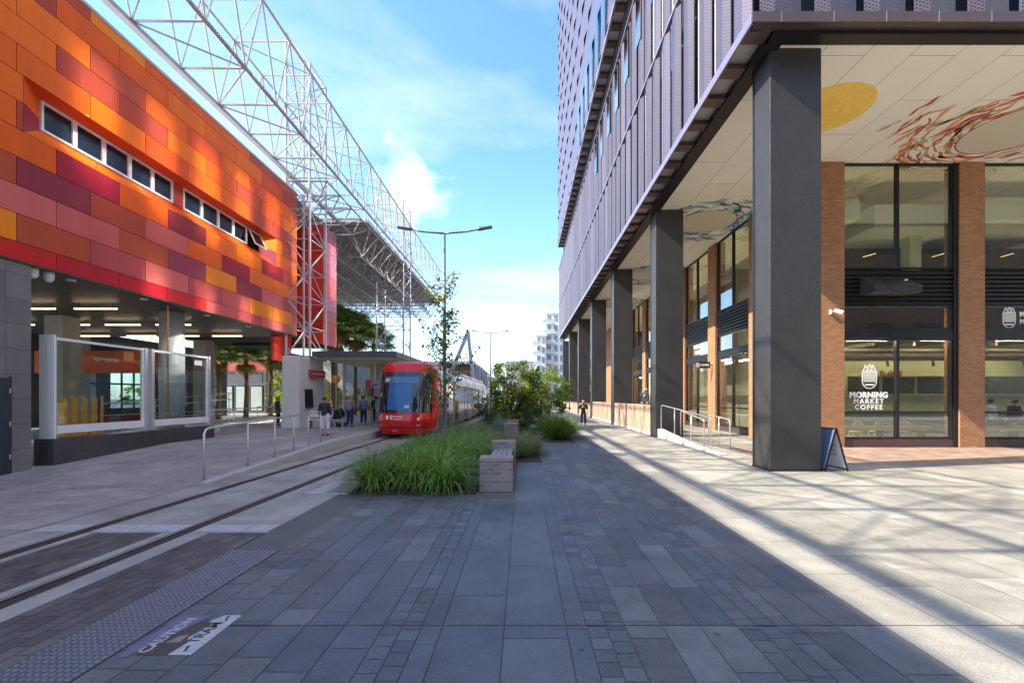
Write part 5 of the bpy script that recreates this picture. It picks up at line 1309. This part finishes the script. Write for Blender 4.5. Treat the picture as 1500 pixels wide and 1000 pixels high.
for k, (x, y, H, lab) in enumerate(((-22.4, 33.5, 5.0, 'fan palm seen under the orange soffit, left of three'), (-21.6, 35.5, 4.9, 'fan palm with brown skirt under the orange soffit, middle of three'), (-21.9, 39.5, 5.6, 'fan palm under the orange soffit nearest the concrete pier'),
        (-16.9, 41, 8.3, 'tallest fan palm right of the pink end block'), (-15.5, 42, 7.9, 'fan palm with brown skirt above the shelter roof'), (-14.1, 43, 7.0, 'fan palm furthest right above the shelter roof'), (-18.0, 43, 7.4, 'fan palm half hidden behind the pink end block'))):
    palm(lab, x, y, H, 100+k, 2.5 if k > 2 else 1.7)
for k, (x, y, z, rd, lab) in enumerate(((-18.6, 44.5, 1.7, 1.7, 'bright green bush under the shelter roof, left of the orange sign'), (-15.6, 45.5, 1.6, 1.6, 'bright green bush under the shelter roof, right of the orange sign'), (-23.3, 46, 2.6, 2.3, 'green bush beyond the concourse near the pier'))):
    shrub(lab, x, y, z, (rd, rd, rd*.9), 30+k, [(.22, .27, .03), (.28, .32, .04), (.14, .2, .03)] if k < 2 else SUN, 60, 40, .24, .12, group=None)
# ------------------------------------------------------------------ distant buildings
t = thing('station_annex', 'grey and pink building beyond the concourse palms', 'building', (-28, 46, 0))
MB().box(-36, -26.0, 46, 60, 0, 4.9).build('wall', M('annex_grey', (.36, .36, .38), .7, 0, .1), t)
cb = MB()
for i in range(8):
    for j in range(3): cb.cc = rc.choice(PNK); cb.box(-36.2+i*1.3+.01, -36.2+(i+1)*1.3-.01, 45.8, 45.98, 4.6+j*.75, 4.6+(j+1)*.75-.01)
cb.build('pink_cladding', m_clad, t); MB().box(-36.2, -25.8, 46, 60, 4.91, 6.85).build('roof', m_dark, t)
MB().box(-32, -26.3, 45.9, 45.99, 3.4, 4.4).build('louvre', M('annex_louvre', (.12, .12, .13), .5), t)
for k in range(5):
    f_ = MB().box(-33.5+k*1.5, -32.2+k*1.5, 45.88, 45.99, .5, 3.1).build('window', m_black, t); MB().box(-33.4+k*1.5, -32.3+k*1.5, 45.86, 45.875, .6, 3.0).build('pane', M('annex_pane', (.45, .50, .45), .2, 0, .3, 2), f_)
t = thing('platform_building', 'low off-white building with blue-grey louvres behind the platform', 'building', (-17, 52, 0))
MB().box(-24.5, -11.8, 52, 62, 0, 6.0).build('wall', m_offw, t)
for k, (x0, x1, mt) in enumerate(((-20.3, -17.6, M('blue_louvre', (.28, .34, .42), .5, 0, .3, 9)), (-16.2, -14.9, M('yellow_panel', (.62, .52, .25), .6)), (-14.6, -12.4, M('brown_panel', (.13, .08, .075), .6)))):
    MB().box(x0, x1, 51.9, 51.99, .5, 5.6).build('wall_panel', mt, t)
t = thing('brick_block', 'dark brown block behind the tram with a pale roof edge', 'building', (-12, 60, 0))
MB().box(-20, -6.6, 60, 74, 0, 6.3).build('wall', brick('plum_brick', (.14, .075, .07), (.11, .06, .06), (.07, .05, .05), .5, .16, .02), t); MB().box(-20.2, -6.4, 59.8, 74, 6.31, 6.65).build('roof', M('blue_steel', (.40, .45, .52), .45, .2, .1), t)
m_bs = M('pale_blue_steel', (.42, .48, .56), .4, .2, .1)
t = thing('portal_frame', 'pale blue bent steel portal leaning over the track beyond the tram', 'portal', (-6.5, 56, 0))
for nm, a, c in (('leg', (-5.65, 56, 0), (-6.75, 56, 9.9)), ('arm', (-6.75, 56.001, 9.9), (-9.6, 56.001, 3.2))):
    a, c = Vector(a), Vector(c); d = (c-a); L = d.length; d.normalize(); MB().obox((a+c)/2, d*(L/2+.12), Vector((-d.z, 0, d.x))*.20, (0, .22, 0)).build(nm, m_bs, t)
for k in range(6):
    tag(MB().box(-6.5, -5.75, 61+k*4.2, 61.35+k*4.2, 0, 6.15).build('screen_fin', m_bs, origin=(-6.1, 61+k*4.2, 0)), ['tall pale blue-grey fin nearest the portal leg', 'second tall blue-grey fin past the portal', 'third tall blue-grey fin past the portal', 'fourth tall blue-grey fin past the portal', 'fifth tall blue-grey fin past the portal', 'blue-grey fin furthest past the portal'][k], 'fin', 'blue-grey fins beyond the tram')
m_fp = M('flat_pane', (.22, .26, .32), .3, 0, .2)  # distance haze put into the colour: paler, bluer panes
def flats(name, lab, x0, x1, y0, y1, h, wall, nfl, nb_, balc=True, seed=0):
    t = thing(name, lab, 'building', ((x0+x1)/2, y0, 0)); MB().box(x0, x1, y0, y1, 0, h).build('wall', wall, t); fh = h/nfl; w_ = (x1-x0)/nb_
    n_ = 0
    for j in range(1, nfl):
        for i in range(nb_):
            if n_ > 90: continue
            f_ = MB().box(x0+i*w_+w_*.2, x0+(i+1)*w_-w_*.2, y0-.08, y0-.005, j*fh+.7, (j+1)*fh-.5).build('window', m_fp, t); n_ += 1
        if balc and j % 1 == 0:
            b_ = MB().box(x0-1.2, x0+(x1-x0)*.45, y0-1.6, y0-.01, j*fh-.15, j*fh+.1).build('balcony', m_offw, t)
            MB().box(x0-1.2, x0+(x1-x0)*.45, y0-1.6, y0-1.52, j*fh+.101, j*fh+1.1).build('balustrade', m_bs, b_)
    MB().box(x0-.3, x1+.3, y0-.3, y1, h+.01, h+.5).build('roof', m_offw, t); return t
pw, tw = M('render_white', (.70, .68, .64), .7, 0, .06), M('render_tan', (.52, .46, .38), .7, 0, .08)
flats('apartment_block', 'tall white apartment block with balconies at the end of the street', 7.6, 14, 150, 165, 29.5, pw, 9, 3)
flats('apartment_block', 'stepped white balcony wing in front of the tall apartment block', 4.3, 7.3, 145, 160, 21.5, pw, 7, 2)
flats('office_block', 'low pale tan building in the far distance', -7, 4.5, 185, 200, 16.5, tw, 4, 6, False)
flats('office_block', 'small pale building far left of the street end', -18, -8, 210, 225, 11, pw, 3, 5, False)
flats('brick_flats', 'red brick building just past the violet office building', 13, 22, 100, 120, 17.5, M('flats_brick', (.34, .15, .10), .8, 0, .2), 5, 3)
r = random.Random(5); fb = MB()
for i in range(60):
    b_, _ = crown(200+i, (-140+i*2.3+r.uniform(-1, 1), 118+r.uniform(-8, 8), r.uniform(2, 3.5)), (2.6, 2.4, r.uniform(2.2, 3.6)), 9, 14, 1.0, .6, DRK+SUN[2:3]); n = len(fb.v); fb.v += b_.v
    for f_, c_ in zip(b_.f, b_.c): fb.cc = c_; fb.face(tuple(q+n for q in f_))
tag(fb.build('far_trees', m_leaf), kind='stuff')
